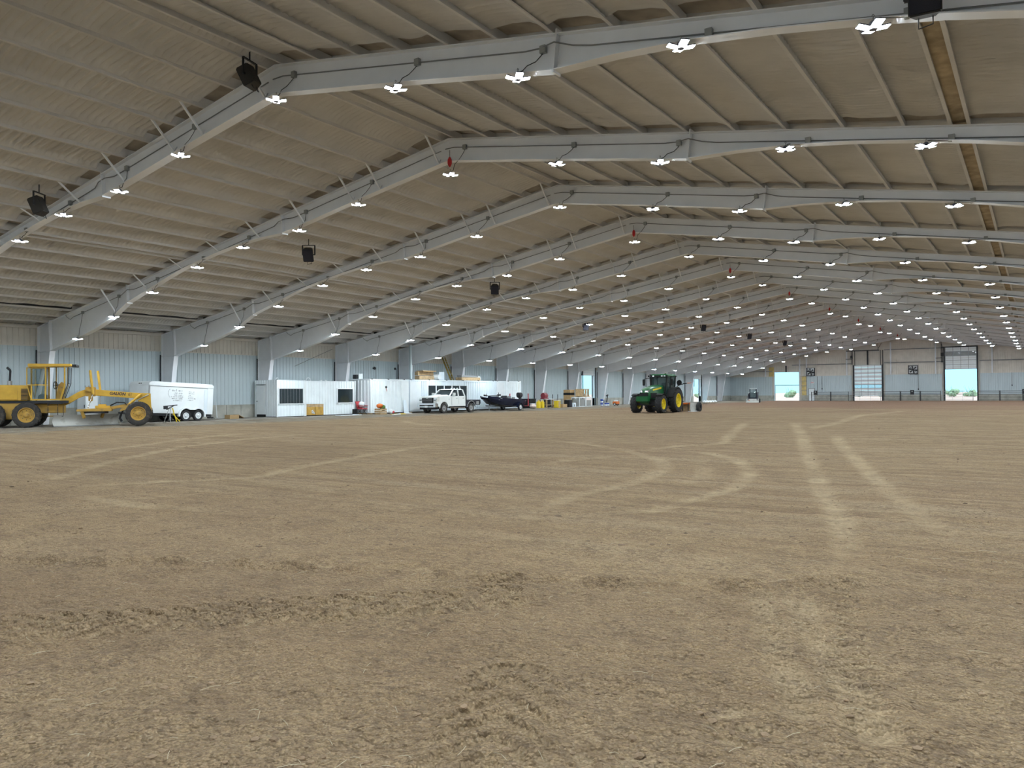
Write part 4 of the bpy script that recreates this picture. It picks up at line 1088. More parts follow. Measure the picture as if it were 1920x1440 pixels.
    # front bolster and axle
    MB().prism([(5.3, 1.50), (6.05, 1.55), (6.1, .72), (5.9, .62), (5.75, 1.05), (5.45, 1.25)], -.18, .18, 'y').build('front_bolster', y, t, .02)
    MB().box(5.33, 5.58, -.82, .82, .55, .78).bar((5.45, 0, .75), (5.7, 0, 1.2), .3, .2).build('front_axle', yd, t, .02)
    # cab steps
    sp = MB()
    for x in (.95, 1.42):
        sp.bar((x, -.66, .55), (x, -.66, 1.28), .03, .03)
    sp.bar((1.42, -.66, .58), (1.68, -.66, .58), .03, .03).bar((1.68, -.66, .58), (1.68, -.66, 1.1), .03, .03)
    sp.bar((.95, -.66, 1.25), (1.68, -.66, 1.25), .03, .03); sp.bar((1.42, -.66, .58), (.95, -.66, .58), .03, .03)
    so = sp.build('step_frame', d, t)
    for z_ in (.58, .82, 1.08): bx('step', yd, t, .95, 1.42, -.75, -.60, z_, z_ + .03)
    for ch in [c for c in bpy.data.objects if c.parent == t or (c.parent and c.parent.parent == t and 'wheel' not in c.parent.name)]:
        if 'wheel' in ch.name and 'steering' not in ch.name: ch.location.x *= .96
        elif ch.type == 'MESH': ch.data.transform(Matrix.Scale(.96, 4, (1, 0, 0)))
grader()

# ------------------------------------------------------------------ white enclosed trailer, nose raised
def squiggle(mb, x0, x1, z0, h, rng):
    """one line of small unreadable lettering in the x-z plane"""
    x = x0
    while x < x1:
        w = rng.uniform(.5, .9) * h
        k = rng.randrange(4)
        if k: mb.box(x, x + .22 * h, -.004, 0, z0, z0 + h * rng.choice((.65, 1)))
        if k != 1: mb.box(x + w * .5, x + w * .5 + .2 * h, -.004, 0, z0, z0 + h * rng.choice((.6, .65)))
        if k > 1: mb.box(x, x + w * .7, -.004, 0, z0 + h * (.5 if k == 2 else 0), z0 + h * (.68 if k == 2 else .2))
        x += w * 1.05
        if rng.random() < .16: x += h * .5
def trailer():
    # local: x backward from the nose, near side at y=0 facing -y
    t = thing('enclosed_trailer', 'white enclosed trailer with rounded roof edge and double wheels, nose raised', 'trailer', (-44.2, 26.4, .08), 90)
    tilt = RY(2.6) @ T(0, 0, 0)
    w = M['white']; L, W = 4.35, 2.2
    def B(mb): return mb
    def put(mb, name, m, parent=t, bevel=0, smooth=0):
        me = mb.mesh(name, m, bevel, smooth); me.transform(T(2.6, 0, .40) @ RY(2.6) @ T(-2.6, 0, -.40)); return link(name, me, parent)
    bodyp = [(0, .45), (.0, 2.18), (.06, 2.34), (.2, 2.38), (L - .1, 2.38), (L, 2.30), (L, .45)]
    put(MB().prism(bodyp, 0, W, 'y'), 'body', w, t, .02)
    rail = MB().box(-.02, L + .02, -.03, W + .03, 2.12, 2.15).box(-.03, L + .03, -.025, .03, 2.15, 2.30)
    put(rail, 'roof_rail', M['white'])
    put(MB().box(-.004, L, -.012, .0, 2.085, 2.12), 'roof_gap', M['grey'])
    put(MB().box(-.02, .04, -.03, .05, .45, 2.15), 'corner_strip', M['silver'])
    put(MB().box(L - .40, L, -.03, .02, .45, 2.10), 'rear_jamb', M['white'])
    put(MB().box(L - .62, L - .40, -.015, .02, .45, 2.0), 'door_seam', M['contd'])
    put(MB().box(.05, L - .05, .05, W - .05, .30, .46), 'underframe', M['dark'])
    for k in range(2): put(MB().box(-.012, 0, .85 + .2 * k, .95 + .2 * k, 2.22, 2.28), 'marker_light', M['dark'])
    put(MB().box(.2, .32, -.02, 0, 2.22, 2.28), 'marker_light', M['dark'])
    # double wheel arch
    def arc(cx, r, a0, a1, n=12): return [(cx + r * math.cos(math.radians(a)), .36 + r * math.sin(math.radians(a))) for a in np.linspace(a0, a1, n)]
    o = arc(2.42, .50, 190, 50) + arc(3.28, .50, 130, -10)
    inn = arc(2.42, .42, 190, 55) + arc(3.28, .42, 125, -10)
    fd = MB().prism(o + inn[::-1], -.16, .02, 'y'); put(fd, 'double_fender', w, t)
    put(MB().prism(inn, -.02, -.006, 'y'), 'wheel_well', M['black'])
    for x in (2.42, 3.28):
        wheel(t, x, -.02, .335, .335, .22, .20, M['white'], M['rub'], 0, side=-1, dish=.1)
        wheel(t, x, W + .02, .335, .335, .22, .20, M['white'], M['rub'], 0, side=1, dish=.1, hub=False)
    put(MB().box(2.3, 3.4, .1, W - .1, .25, .34), 'axles', M['dark'])
    # faded lettering, too worn to read
    rng = random.Random(5); mb = MB()
    for k, (a, b, h_) in enumerate(((1.50, 2.28, .14), (1.62, 2.20, .07), (1.62, 2.22, .07), (1.45, 2.24, .07), (1.48, 2.22, .08), (1.58, 2.10, .07))):
        squiggle(mb, a, b, 1.82 - k * .115 - (.02 if k else 0), h_, rng)
    for k in range(7):
        a = math.pi * (.75 + .09 * k); mb.box(1.5 + .28 * math.cos(a), 1.53 + .28 * math.cos(a), -.004, 0, 1.68 + .30 * math.sin(a), 1.73 + .30 * math.sin(a))
    for k, (a, b) in enumerate(((2.62, 3.02), (2.62, 2.98), (2.62, 2.74), (2.60, 2.92), (2.60, 3.12), (2.58, 2.95))):
        squiggle(mb, a, b, 1.80 - k * .105, .06, rng)
    put(mb, 'faded_lettering', M['grey'])['kind'] = 'stuff'
    # tongue, jack and steps
    put(MB().bar((0, .5, .38), (-1.2, W / 2, .42), .08, .1).bar((0, W - .5, .38), (-1.2, W / 2, .42), .08, .1), 'tongue', M['dark'])
    MB().tube((-1.0, W / 2, 0.0), (-1.0, W / 2, .75), .04, 8).build('jack', M['silver'], t)
    MB().box(4.15, 4.45, .0, .25, .12, .2).bar((4.3, .1, .2), (4.2, .1, .42), .05, .05).build('rear_step', M['dark'], t)
trailer()
def rig():
    t = thing('tool_stand', 'small black tool stand with yellow strap in front of the white trailer', 'tool', (-43.75, 27.55, .08), 90)
    MB().bar((-.45, 0, .95), (.45, 0, 1.02), .05, .05).bar((-.25, 0, .75), (.25, 0, 1.0), .05, .05).box(-.42, -.2, -.06, .06, .78, .98).build('tool_head', M['dark'], t)
    MB().bar((-.05, 0, .9), (-.35, .1, 0), .03, .03).bar((.05, 0, .9), (.05, .28, 0), .03, .03).bar((0, 0, .95), (-.15, -.2, 0), .03, .03).build('leg', M['silver'], t)
    MB().bar((.1, -.05, .85), (.35, -.1, 0), .06, .04).bar((.12, -.05, .5), (.55, -.12, 0), .06, .04).build('yellow_strap', M['ylp'], t)
rig()
# ------------------------------------------------------------------ white pickup with a black flat bed
def truck():
    t = thing('pickup_truck', 'white crew cab pickup truck with chrome grille bumper and black flat bed', 'truck', (-42.0, 54.25, .06), -90)
    w = M['tw']; ch = M['chrome']; bk = M['black']
    WB = 3.72; hw = .98
    for s in (-1, 1):
        wheel(t, 0, s * .86, .41, .41, .30, .24, M['silver'], M['rubdirt'], 0, side=s, dish=.1)
        wheel(t, WB, s * .86, .41, .41, .30, .24, M['silver'], M['rubdirt'], 0, side=s, dish=.1)
    def arc(cx, r, a0, a1, n=9): return [(cx + r * math.cos(math.radians(a)), .42 + r * math.sin(math.radians(a))) for a in np.linspace(a0, a1, n)]
    # lower body: doors, front wings with the wheel arch cut out
    prof = [(.78, .55), (3.18, .55)] + arc(WB, .54, 165, 10) + [(4.62, .62), (4.66, 1.10), (4.60, 1.32), (4.3, 1.40), (2.95, 1.48), (2.80, 1.42), (.78, 1.42)]
    body = MB().prism(prof, -hw, hw, 'y').build('body', w, t, .035, 40)
    MB().hexa([(2.75, -.82, 1.38), (4.62, -.84, 1.26), (4.62, .84, 1.26), (2.75, .82, 1.38)], [(2.85, -.70, 1.54), (4.45, -.66, 1.42), (4.45, .66, 1.42), (2.85, .70, 1.54)]).build('hood', w, t, .05, 40)
    MB().hexa([(3.2, -.30, 1.48), (4.3, -.30, 1.42), (4.3, .30, 1.42), (3.2, .30, 1.48)], [(3.25, -.22, 1.57), (4.2, -.20, 1.46), (4.2, .20, 1.46), (3.25, .22, 1.57)]).build('hood_bulge', w, body, .02)
    # cab greenhouse: roof and pillars, glass set in
    Bz, Tz = 1.42, 1.98
    Bq = [(.80, .95), (2.95, .93)]; Tq = [(.95, .74), (2.20, .72)]
    MB().hexa([(.88, -.78, 1.95), (2.28, -.76, 1.95), (2.28, .76, 1.95), (.88, .78, 1.95)], [(1.0, -.68, 2.03), (2.12, -.66, 2.03), (2.12, .66, 2.03), (1.0, .68, 2.03)]).build('roof', w, t, .03, 40)
    pl = MB()
    for s in (-1, 1):
        pl.bar((.82, s * .93, 1.4), (.94, s * .76, 1.97), .12, .10); pl.bar((1.72, s * .93, 1.4), (1.66, s * .77, 1.97), .10, .05); pl.bar((2.92, s * .90, 1.40), (2.22, s * .75, 1.97), .07, .08)
    pl.build('pillars', w, body)
    MB().hexa([(.86, -.88, 1.42), (2.80, -.86, 1.42), (2.80, .86, 1.42), (.86, .88, 1.42)], [(.97, -.74, 1.95), (2.16, -.72, 1.95), (2.16, .72, 1.95), (.97, .74, 1.95)]).build('cab_glass', M['winglass'], t)
    # door lines, handles, mirrors
    for s in (-1, 1):
        for x in (.86, 1.72, 2.78):
            bx('door_gap', M['grey'], body, x - .008, x + .008, s * (hw + .001) - .002, s * (hw + .001) + .002, .72, 1.42)
        for x in (1.02, 1.92): bx('door_handle', ch, body, x, x + .2, s * (hw + .012) - .014, s * (hw + .012) + .014, 1.22, 1.26)
        MB().box(2.52, 2.66, s * 1.14 - .13, s * 1.14 + .13, 1.45, 1.70).bar((2.62, s * .92, 1.45), (2.6, s * 1.1, 1.5), .05, .05).build('mirror', w, t, .03)
        bx('running_board', ch, t, .95, 3.0, s * .98 - .08, s * .98 + .06, .40, .46)
        fl = MB().prism(arc(WB, .60, 170, 0) + arc(WB, .54, 0, 170), s * .97 - .03, s * .97 + .03, 'y').build('wheel_arch_trim', w, t)
        hl = MB().box(4.48, 4.68, s * .78 - .17, s * .78 + .17, 1.02, 1.24).build('headlight', ch, t, .03)
        bx('headlight_lens', M['winglass'], hl, 4.66, 4.70, s * .76 - .12, s * .76 + .10, 1.06, 1.13)
        bx('badge', M['silver'], body, 3.02, 3.10, s * (hw + .003) - .003, s * (hw + .003) + .003, 1.12, 1.20)
    gr = MB().box(4.58, 4.72, -.60, .60, .86, 1.30).build('grille', bk, t, .03)
    for z_ in (.94, 1.04, 1.14, 1.22): bx('grille_bar', M['grey'], gr, 4.71, 4.735, -.5, .5, z_, z_ + .02)
    bx('grille_badge', M['silver'], gr, 4.72, 4.75, -.09, .09, 1.20, 1.28)
    MB().box(4.56, 4.86, -.98, .98, .70, .84).box(4.56, 4.86, -.98, .98, .50, .58).box(4.5, 4.85, -1.0, -.72, .5, .84).box(4.5, 4.85, .72, 1.0, .5, .84).build('front_bumper', ch, t, .03)
    bx('bumper_opening', bk, t, 4.58, 4.83, -.72, .72, .58, .70)
    bx('licence_plate', M['white'], t, 4.86, 4.88, -.16, .16, .48, .62)
    bx('air_dam', bk, t, 4.4, 4.7, -.85, .85, .32, .50)
    MB().box(-.9, 4.3, -.45, .45, .42, .62).tube((0, -.8, .41), (0, .8, .41), .08, 8).tube((WB, -.8, .41), (WB, .8, .41), .07, 8).build('chassis', M['dark'], t)
    # flat bed with headache rack
    MB().box(-1.35, .74, -1.02, 1.02, .95, 1.08).box(-1.35, -1.25, -1.02, 1.02, .72, .95).build('flat_bed', M['navyb'], t, .015)
    for s in (-1, 1):
        MB().prism([(.72, .45), (.72, .95), (-1.3, .95), (-1.3, .62), (-.62, .62)] + [(x, z_) for x, z_ in arc(0, .56, 165, 20)] + [(.55, .45)], s * .92 - .06, s * .92 + .06, 'y').build('bed_skirt', M['navyb'], t)
        MB().prism(arc(0, .60, 175, 5) + arc(0, .54, 5, 175), s * 1.0 - .03, s * 1.0 + .03, 'y').build('rear_arch_trim', M['silver'], t)
        bx('side_locker', M['silver'], t, -1.12, -.72, s * 1.0 - .02, s * 1.0 + .02, .66, .94)
    rk = MB().bar((.70, -.95, 1.05), (.84, -.72, 2.0), .08, .08).bar((.70, .95, 1.05), (.84, .72, 2.0), .08, .08).bar((.84, -.74, 2.0), (.84, .74, 2.0), .08, .10).bar((.74, -.9, 1.4), (.74, .9, 1.4), .06, .06)
    for k in range(7): rk.bar((.72, -.6 + .2 * k, 1.08), (.84, -.55 + .18 * k, 2.0), .03, .03)
    rk.build('headache_rack', bk, t)
    for k in range(4): MB().tube((.9, -.5 + .33 * k, 2.08), (.94, -.5 + .33 * k, 2.08), .05, 8).build('roof_lamp', M['white'], t)
    MB().bar((-1.3, 0, .55), (-1.55, 0, .55), .08, .08).build('tow_hitch', M['dark'], t)
M['tw'] = mat('white_car_paint', (.80, .83, .82), .25, dirt=(.55, .50, .42), scale=1.5)
M['navyb'] = mat('dark_navy_steel', (.02, .022, .035), .5)
truck()

# ------------------------------------------------------------------ dark boat on a trailer
def boat():
    tr = thing('boat_trailer', 'low dark boat trailer with white wheel rims hitched behind the white truck', 'trailer', (-42.3, 62.4, .05), -90)
    for s in (-1, 1):
        wheel(tr, 0, s * 1.0, .31, .31, .2, .19, M['white'], M['rub'], 0, side=s, dish=.1)
        MB().prism([(.42 * math.cos(math.radians(a)), .33 + .42 * math.sin(math.radians(a))) for a in range(0, 181, 20)] + [(.38 * math.cos(math.radians(a)), .33 + .38 * math.sin(math.radians(a))) for a in range(180, -1, -20)], s * 1.0 - .12, s * 1.0 + .12, 'y').build('mudguard', M['navy'], tr)
        MB().bar((-1.9, s * .62, .42), (2.0, s * .62, .42), .07, .09).bar((2.0, s * .62, .42), (4.2, 0, .48), .07, .09).build('frame_rail', M['dark'], tr)
        MB().bar((-1.2, s * .42, .47), (2.0, s * .42, .47), .14, .06).build('bunk', M['wood'], tr)
        MB().tube((-1.35, s * 1.08, .40), (-1.35, s * 1.08, 1.60), .05, 8).bar((-1.35, s * .6, .40), (-1.35, s * 1.08, .40), .06, .06).build('guide_post', M['pink'], tr)
    MB().tube((0, -.95, .31), (0, .95, .31), .04, 8).bar((-1.8, -.62, .4), (-1.8, .62, .4), .06, .06).bar((1.9, -.6, .4), (1.9, .6, .4), .06, .06).build('axle', M['dark'], tr)
    MB().bar((3.6, 0, .5), (3.6, 0, 1.0), .08, .08).build('winch_post', M['dark'], tr)
    MB().tube((3.9, .15, .02), (3.9, .15, .55), .035, 8).build('tongue_jack', M['silver'], tr)
    b = thing('fishing_boat', 'dark navy flat fishing boat with outboard motor resting on its trailer', 'boat', (-42.3, 61.55, .05), -90)
    # hull sections from stern to raked bow: x, half beam bottom, half beam top, keel z, gunwale z
    secs = [(-2.1, .72, .92, .47, 1.04), (-1.0, .75, .98, .47, 1.06), (.4, .75, 1.0, .47, 1.12), (1.6, .70, .97, .52, 1.20), (2.5, .58, .86, .68, 1.28), (3.2, .40, .66, .95, 1.35), (3.55, .28, .5, 1.15, 1.40)]
    hull = MB()
    rings = []
    for x, hb, ht, k, g in secs:
        m_ = (k + g) / 2
        rings.append([(x, -ht, g), (x, -ht * .98, m_), (x, -hb, k), (x, hb, k), (x, ht * .98, m_), (x, ht, g), (x, ht - .1, g), (x, ht - .12, g - .28), (x, -ht + .12, g - .28), (x, -ht + .1, g)])
    hull.loft(rings).build('hull', M['navy'], b, 0, 35)
    st = MB()
    for s in (-1, 1):
        st.add([(-2.1, s * .925, .86), (2.5, s * .868, 1.04), (2.5, s * .868, 1.06), (-2.1, s * .925, .89)], [(0, 1, 2, 3)])
    st.build('hull_stripe', M['silver'], b)
    sq = MB(); squiggle(sq, 0, .55, 0, .09, random.Random(2))
    for s in (1,):
        me = sq.mesh('hull_mark', M['silver']); me.transform(T(2.35, .915, 1.12) @ RZ(180)); link('hull_mark', me, b)
    MB().box(1.9, 3.1, -.5, .5, .98, 1.04).build('bow_deck', M['grey'], b)
    MB().box(.95, 1.25, -.85, -.2, 1.0, 1.35).hexa([(.9, .2, 1.0), (1.35, .2, 1.0), (1.35, .85, 1.0), (.9, .85, 1.0)], [(1.0, .25, 1.42), (1.2, .25, 1.42), (1.2, .8, 1.42), (1.0, .8, 1.42)]).build('console', M['dark'], b, .03)
    for yy, x in ((.4, .3), (-.4, .3), (0, -1.0)):
        s_ = MB().box(x - .22, x + .22, yy - .22, yy + .22, 1.05, 1.14).build('seat', M['grey'], b, .03)
        MB().box(x - .26, x - .18, yy - .2, yy + .2, 1.12, 1.36 if x > 0 else 1.25).build('seat_back', M['grey'], s_, .03)
    # trolling motor lying on the bow
    MB().tube((1.7, .3, 1.45), (3.5, .1, 1.40), .03, 6).tube((3.3, .1, 1.42), (3.75, .1, 1.46), .07, 8).box(1.5, 1.8, .2, .42, 1.4, 1.55).path([(3.4, .12, 1.44), (3.45, .12, 1.6)], .02, 5).build('trolling_motor', M['dark'], b)
    ob = MB().loft([[(-2.2 - dx, -w_, z_), (-2.2 - dx + l_, -w_, z_), (-2.2 - dx + l_, w_, z_), (-2.2 - dx, w_, z_)] for dx, l_, w_, z_ in ((.25, .35, .13, 1.18), (.40, .58, .2, 1.32), (.42, .62, .21, 1.55), (.30, .48, .15, 1.70))]).build('outboard_motor', M['dark'], b, .04, 40)
    MB().box(-2.55, -2.25, -.07, .07, .45, 1.2).box(-2.7, -2.3, -.04, .04, .42, .5).build('outboard_leg', M['dark'], ob)
    MB().tube((.1, -.85, 1.1), (.1, -.85, 1.72), .035, 6).build('rod_holder', M['dark'], b)
boat()

# ------------------------------------------------------------------ skid steer far off
def skid():
    t = thing('skid_steer', 'small dark blue and white track loader by the far wall', 'loader', (-35.9, 118.6, .0), -78)
    for s in (-1, 1):
        tk = MB().prism([(-.85, .0), (.75, .0), (.98, .22), (.9, .5), (.3, .62), (-.8, .62), (-1.0, .35)], s * .78 - .2, s * .78 + .2, 'y').build('track', M['rub'], t, .04)
        for k in range(3): MB().lathe([(0, -.22), (.17, -.22), (.17, .22), (0, .22)], 10, T(-.6 + .55 * k, s * .78, .24)).build('roller', M['dark'], tk)
    MB().box(-1.2, .5, -.56, .56, .35, 1.25).build('body', M['navyb'], t, .05)
    MB().hexa([(-1.35, -.7, .6), (-.3, -.7, .6), (-.3, .7, .6), (-1.35, .7, .6)], [(-1.3, -.66, 1.45), (-.3, -.66, 1.55), (-.3, .66, 1.55), (-1.3, .66, 1.45)]).build('engine_cover', M['navyb'], t, .05)
    cb = MB()
    for s in (-1, 1):
        cb.bar((-.35, s * .45, 1.2), (-.3, s * .45, 2.1), .08, .08); cb.bar((.6, s * .45, .7), (.5, s * .45, 2.1), .08, .08)
    c = cb.build('cab_frame', M['navyb'], t)
    MB().box(-.42, .62, -.5, .5, 2.08, 2.18).build('cab_roof', M['white'], t, .03)
    MB().add([(.62, -.42, .8), (.62, .42, .8), (.54, .42, 2.05), (.54, -.42, 2.05)], [(0, 1, 2, 3)]).build('cab_glass', M['gglass'], c)
    for s in (-1, 1):
        MB().bar((-1.1, s * .66, 1.55), (.7, s * .66, 1.2), .12, .2).bar((.7, s * .66, 1.25), (1.25, s * .66, .4), .12, .18).build('lift_arm', M['navyb'], t)
    MB().prism([(1.1, .05), (1.9, .05), (1.75, .12), (1.3, .18), (1.2, .6), (1.1, .6)], -.9, .9, 'y').build('bucket', M['dust'], t)
    MB().bar((1.1, -.5, .5), (1.3, -.5, .3), .1, .1).build('coupler', M['org'], t)
skid()
# ------------------------------------------------------------------ white site offices
def ribbed_box(parent, x0, x1, y0, y1, z0, z1, m, per=.27, amp=.035, skip_front=None, name='wall_sheet'):
    """four ribbed sides; front is +x, near end is -y; openings on the front given as (y0,y1,z0,z1)"""
    cuts = sorted(skip_front or [])
    segs = []; y = y0
    for a, b, c, d in cuts:
        if a > y + .01: segs.append((y, a, z0, z1))
        segs.append((a, b, z0, c)); segs.append((a, b, d, z1)); y = b
    segs.append((y, y1, z0, z1))
    for a, b, c, d in segs:
        if b - a > .01 and d - c > .01: sheet(a, b, c, d, per, amp, plane='x', at=x1, out=1).build(name, m, parent)
    sheet(x0, x1, z0, z1, per, amp, plane='y', at=y0, out=-1).build(name, m, parent)
    sheet(x0, x1, z0, z1, per, amp, plane='y', at=y1, out=1).build(name, m, parent)
    sheet(y0, y1, z0, z1, per, amp, plane='x', at=x0, out=-1).build(name, m, parent)
    bx('roof_panel', m, parent, x0, x1, y0, y1, z1 - .02, z1 + .02)
def offices():
    X0, X1 = -47.45, -45.10
    o = thing('site_office', 'white ribbed site office with a narrow door and dark window, beside the trailer', 'office', (0, 0, 0))
    y0, y1 = 36.65, 39.18; z1 = 2.74
    ribbed_box(o, X0, X1, y0, y1, .12, z1, M['cont'], skip_front=[(36.80, 39.05, 1.03, 2.14)])
    dr = MB().box(X0 + .18, X0 + 1.12, y0 - .09, y0 - .03, .28, 2.38).build('door', M['white'], o)
    bx('door_knob', M['dark'], dr, X0 + .24, X0 + .30, y0 - .13, y0 - .09, 1.2, 1.26)
    bx('door_header', M['grey'], o, X0 + .15, X0 + 1.15, y0 - .12, y0 - .02, 2.40, 2.46)
    bx('door_sill_gap', M['black'], o, X0 + .18, X0 + 1.12, y0 - .05, y0 + .02, .06, .27)
    bx('window_pane', M['winglass'], o, X1 - .02, X1 + .0, 36.80, 39.05, 1.03, 2.14)
    mb = MB(); mb.box(X1 - .03, X1 + .06, 36.74, 36.82, 1.0, 2.18); mb.box(X1 - .03, X1 + .06, 39.02, 39.10, 1.0, 2.18); mb.box(X1 - .03, X1 + .06, 36.74, 39.1, .98, 1.05); mb.box(X1 - .03, X1 + .05, 36.74, 39.1, 2.12, 2.18)
    mb.build('window_frame', M['white'], o)
    for k in range(7): bx('window_bar', M['grey'], o, X1 + .0, X1 + .012, 37.08 + .27 * k, 37.092 + .27 * k, 1.05, 2.12)
    mb = MB(); mb.box(X1 - .02, X1 + .07, y0 - .06, y0 + .05, .1, z1); mb.box(X1 - .02, X1 + .07, y1 - .08, y1 + .02, .1, z1 + .02); mb.box(X0 - .05, X0 + .06, y0 - .06, y0 + .05, .1, z1)
    mb.build('corner_trim', M['white'], o)
    bx('skid_beam', M['dark'], o, X0 + .1, X1 - .05, y0 + .05, y1 - .05, .06, .12)
    o2 = thing('site_office', 'longer white ribbed site office with a square window and plywood sheet', 'office', (0, 0, 0))
    y0, y1 = 39.26, 44.30
    ribbed_box(o2, X0, X1, y0, y1, .14, z1 - .04, M['cont'], skip_front=[(39.36, 41.02, .15, .98), (42.42, 44.08, 1.03, 2.12)])
    bx('window_pane', M['winglass'], o2, X1 - .02, X1 + .0, 42.42, 44.08, 1.03, 2.12)
    mb = MB(); mb.box(X1 - .03, X1 + .06, 42.36, 42.44, 1.0, 2.15); mb.box(X1 - .03, X1 + .06, 44.06, 44.12, 1.0, 2.15); mb.box(X1 - .03, X1 + .06, 42.36, 44.12, .98, 1.05); mb.box(X1 - .03, X1 + .05, 42.36, 44.12, 2.10, 2.16)
    mb.build('window_frame', M['white'], o2)
    mb = MB(); mb.box(X1 - .02, X1 + .06, y0 - .03, y0 + .04, .1, z1 - .03); mb.box(X1 - .02, X1 + .06, y1 - .06, y1 + .04, .1, z1 - .03); mb.build('corner_trim', M['white'], o2)
    bx('plywood_sheet', M['ply'], o2, X1 - .06, X1 - .01, 39.36, 40.22, .15, .97); bx('plywood_sheet', M['ply'], o2, X1 - .06, X1 + .0, 40.25, 41.02, .15, .97)
    bx('dark_strip', M['wood'], o2, X1 - .01, X1 + .005, 39.36, 41.02, .76, .97)
    sq = MB(); rng = random.Random(9)
    for k in range(9):
        a = rng.random() * 3; sq.bar((X1 + .012, 39.75 + rng.random() * .45, .25 + rng.random() * .3), (X1 + .012, 39.75 + rng.random() * .45, .25 + rng.random() * .3), .02, .035)
    sq.build('spray_mark', M['white'], o2)
    bx('skid_beam', M['dark'], o2, X0 + .1, X1 - .05, y0 + .05, y1 - .05, .06, .14)
    for y, r in ((39.9, .22), (37.0, .12)):
        h = thing('white_hose', 'white hose loop on the %s office roof' % ('longer' if r > .2 else 'smaller'), 'hose', (X1 - .4, y, z1 + .0 if r > .2 else z1 + .05))
        MB().path([(0, -r, .0), (0, -r * .8, r * .7), (0, 0, r), (0, r * .7, r * .7), (0, r, 0)], .03, 6).build('loop', M['white'], h)
        MB().tube((0, r, .02), (-.6, r + .3, .02), .03, 6).build('tail', M['white'], h)
    for y in (41.05, 41.5):
        s = thing('vent_cap', 'small white vent cap on the longer office roof, %s of the two' % ('left' if y < 41.2 else 'right'), 'vent', (X1 - .3, y, z1 - .02))
        MB().lathe([(0, .0), (.09, 0), (.11, .06), (0, .10)], 10, RX(90)).build('cap', M['white'], s)
offices()

# ------------------------------------------------------------------ shipping containers in a row
def containers():
    X0, X1 = -46.32, -43.92
    data = [(44.86, 49.40, 'white shipping container with deep ribs, nearest of the container row', M['cont'], None),
            (49.52, 62.1, 'long bluish white shipping container with a wide window behind the pickup', M['contd'], [(51.95, 57.55, .75, 2.40)]),
            (62.22, 66.55, 'white shipping container at the far end of the row behind the boat', M['cont'], None)]
    for y0, y1, lab, m, cut in data:
        c = thing('shipping_container', lab, 'container', (0, 0, 0), 0, 'container row')
        ribbed_box(c, X0 + .04, X1 - .04, y0, y1, .30, 2.80, m, .28 if cut else .36, .04, cut)
        mb = MB()
        for z0, z1 in ((.18, .32), (2.78, 2.90)):
            mb.box(X1 - .08, X1, y0, y1, z0, z1); mb.box(X0, X0 + .08, y0, y1, z0, z1); mb.box(X0, X1, y0, y0 + .08, z0, z1); mb.box(X0, X1, y1 - .08, y1, z0, z1)
        mb.build('edge_frame', m, c)
        for x in (X0 - .006, X1 - .094):
            for y in (y0 - .006, y1 - .094): bx('corner_post', m, c, x, x + .1, y, y + .1, .175, 2.905)
        k = y0 + .1
        while k < y1:
            bx('corner_casting', M['dark'], c, X1 - .12, X1 + .01, k, k + .16, 2.86, 2.93); k += 2.4 if cut else 1.9
        for y in (y0 + .05, y1 - .35): bx('support_block', M['wood'], c, X0 + .1, X1 - .05, y, y + .3, .05, .18)
        if cut:
            a, b, z0, z1 = cut[0]
            bx('window_pane', M['winglass'], c, X1 - .10, X1 - .08, a, b, z0, z1)
            for j in range(6): bx('window_post', M['white'], c, X1 - .10, X1 - .03, a + (b - a) * j / 5 - .04, a + (b - a) * j / 5 + .04, z0, z1)
            for y in (49.55,): bx('flat_panel', M['white'], c, X1 - .04, X1 + .03, y, y + 1.4, .32, 2.74)
        elif y0 < 50:
            bx('flat_panel', M['white'], c, X1 - .04, X1 + .03, 48.45, 49.38, .32, 2.76)
        else:
            bx('flat_panel', M['white'], c, X1 - .04, X1 + .03, y0 + .04, y0 + 1.3, .32, 2.76)
    g = thing('wall_light', 'dark clip light hanging on the nearest white container', 'light', (X1 + .04, 46.55, 2.25))
    MB().ball((.06, 0, 0), .10, 1).build('lamp_head', M['dark'], g); MB().path([(.06, .0, -.05), (.05, .1, -.35)], .02, 5).build('cable', M['pink'], g)
containers()
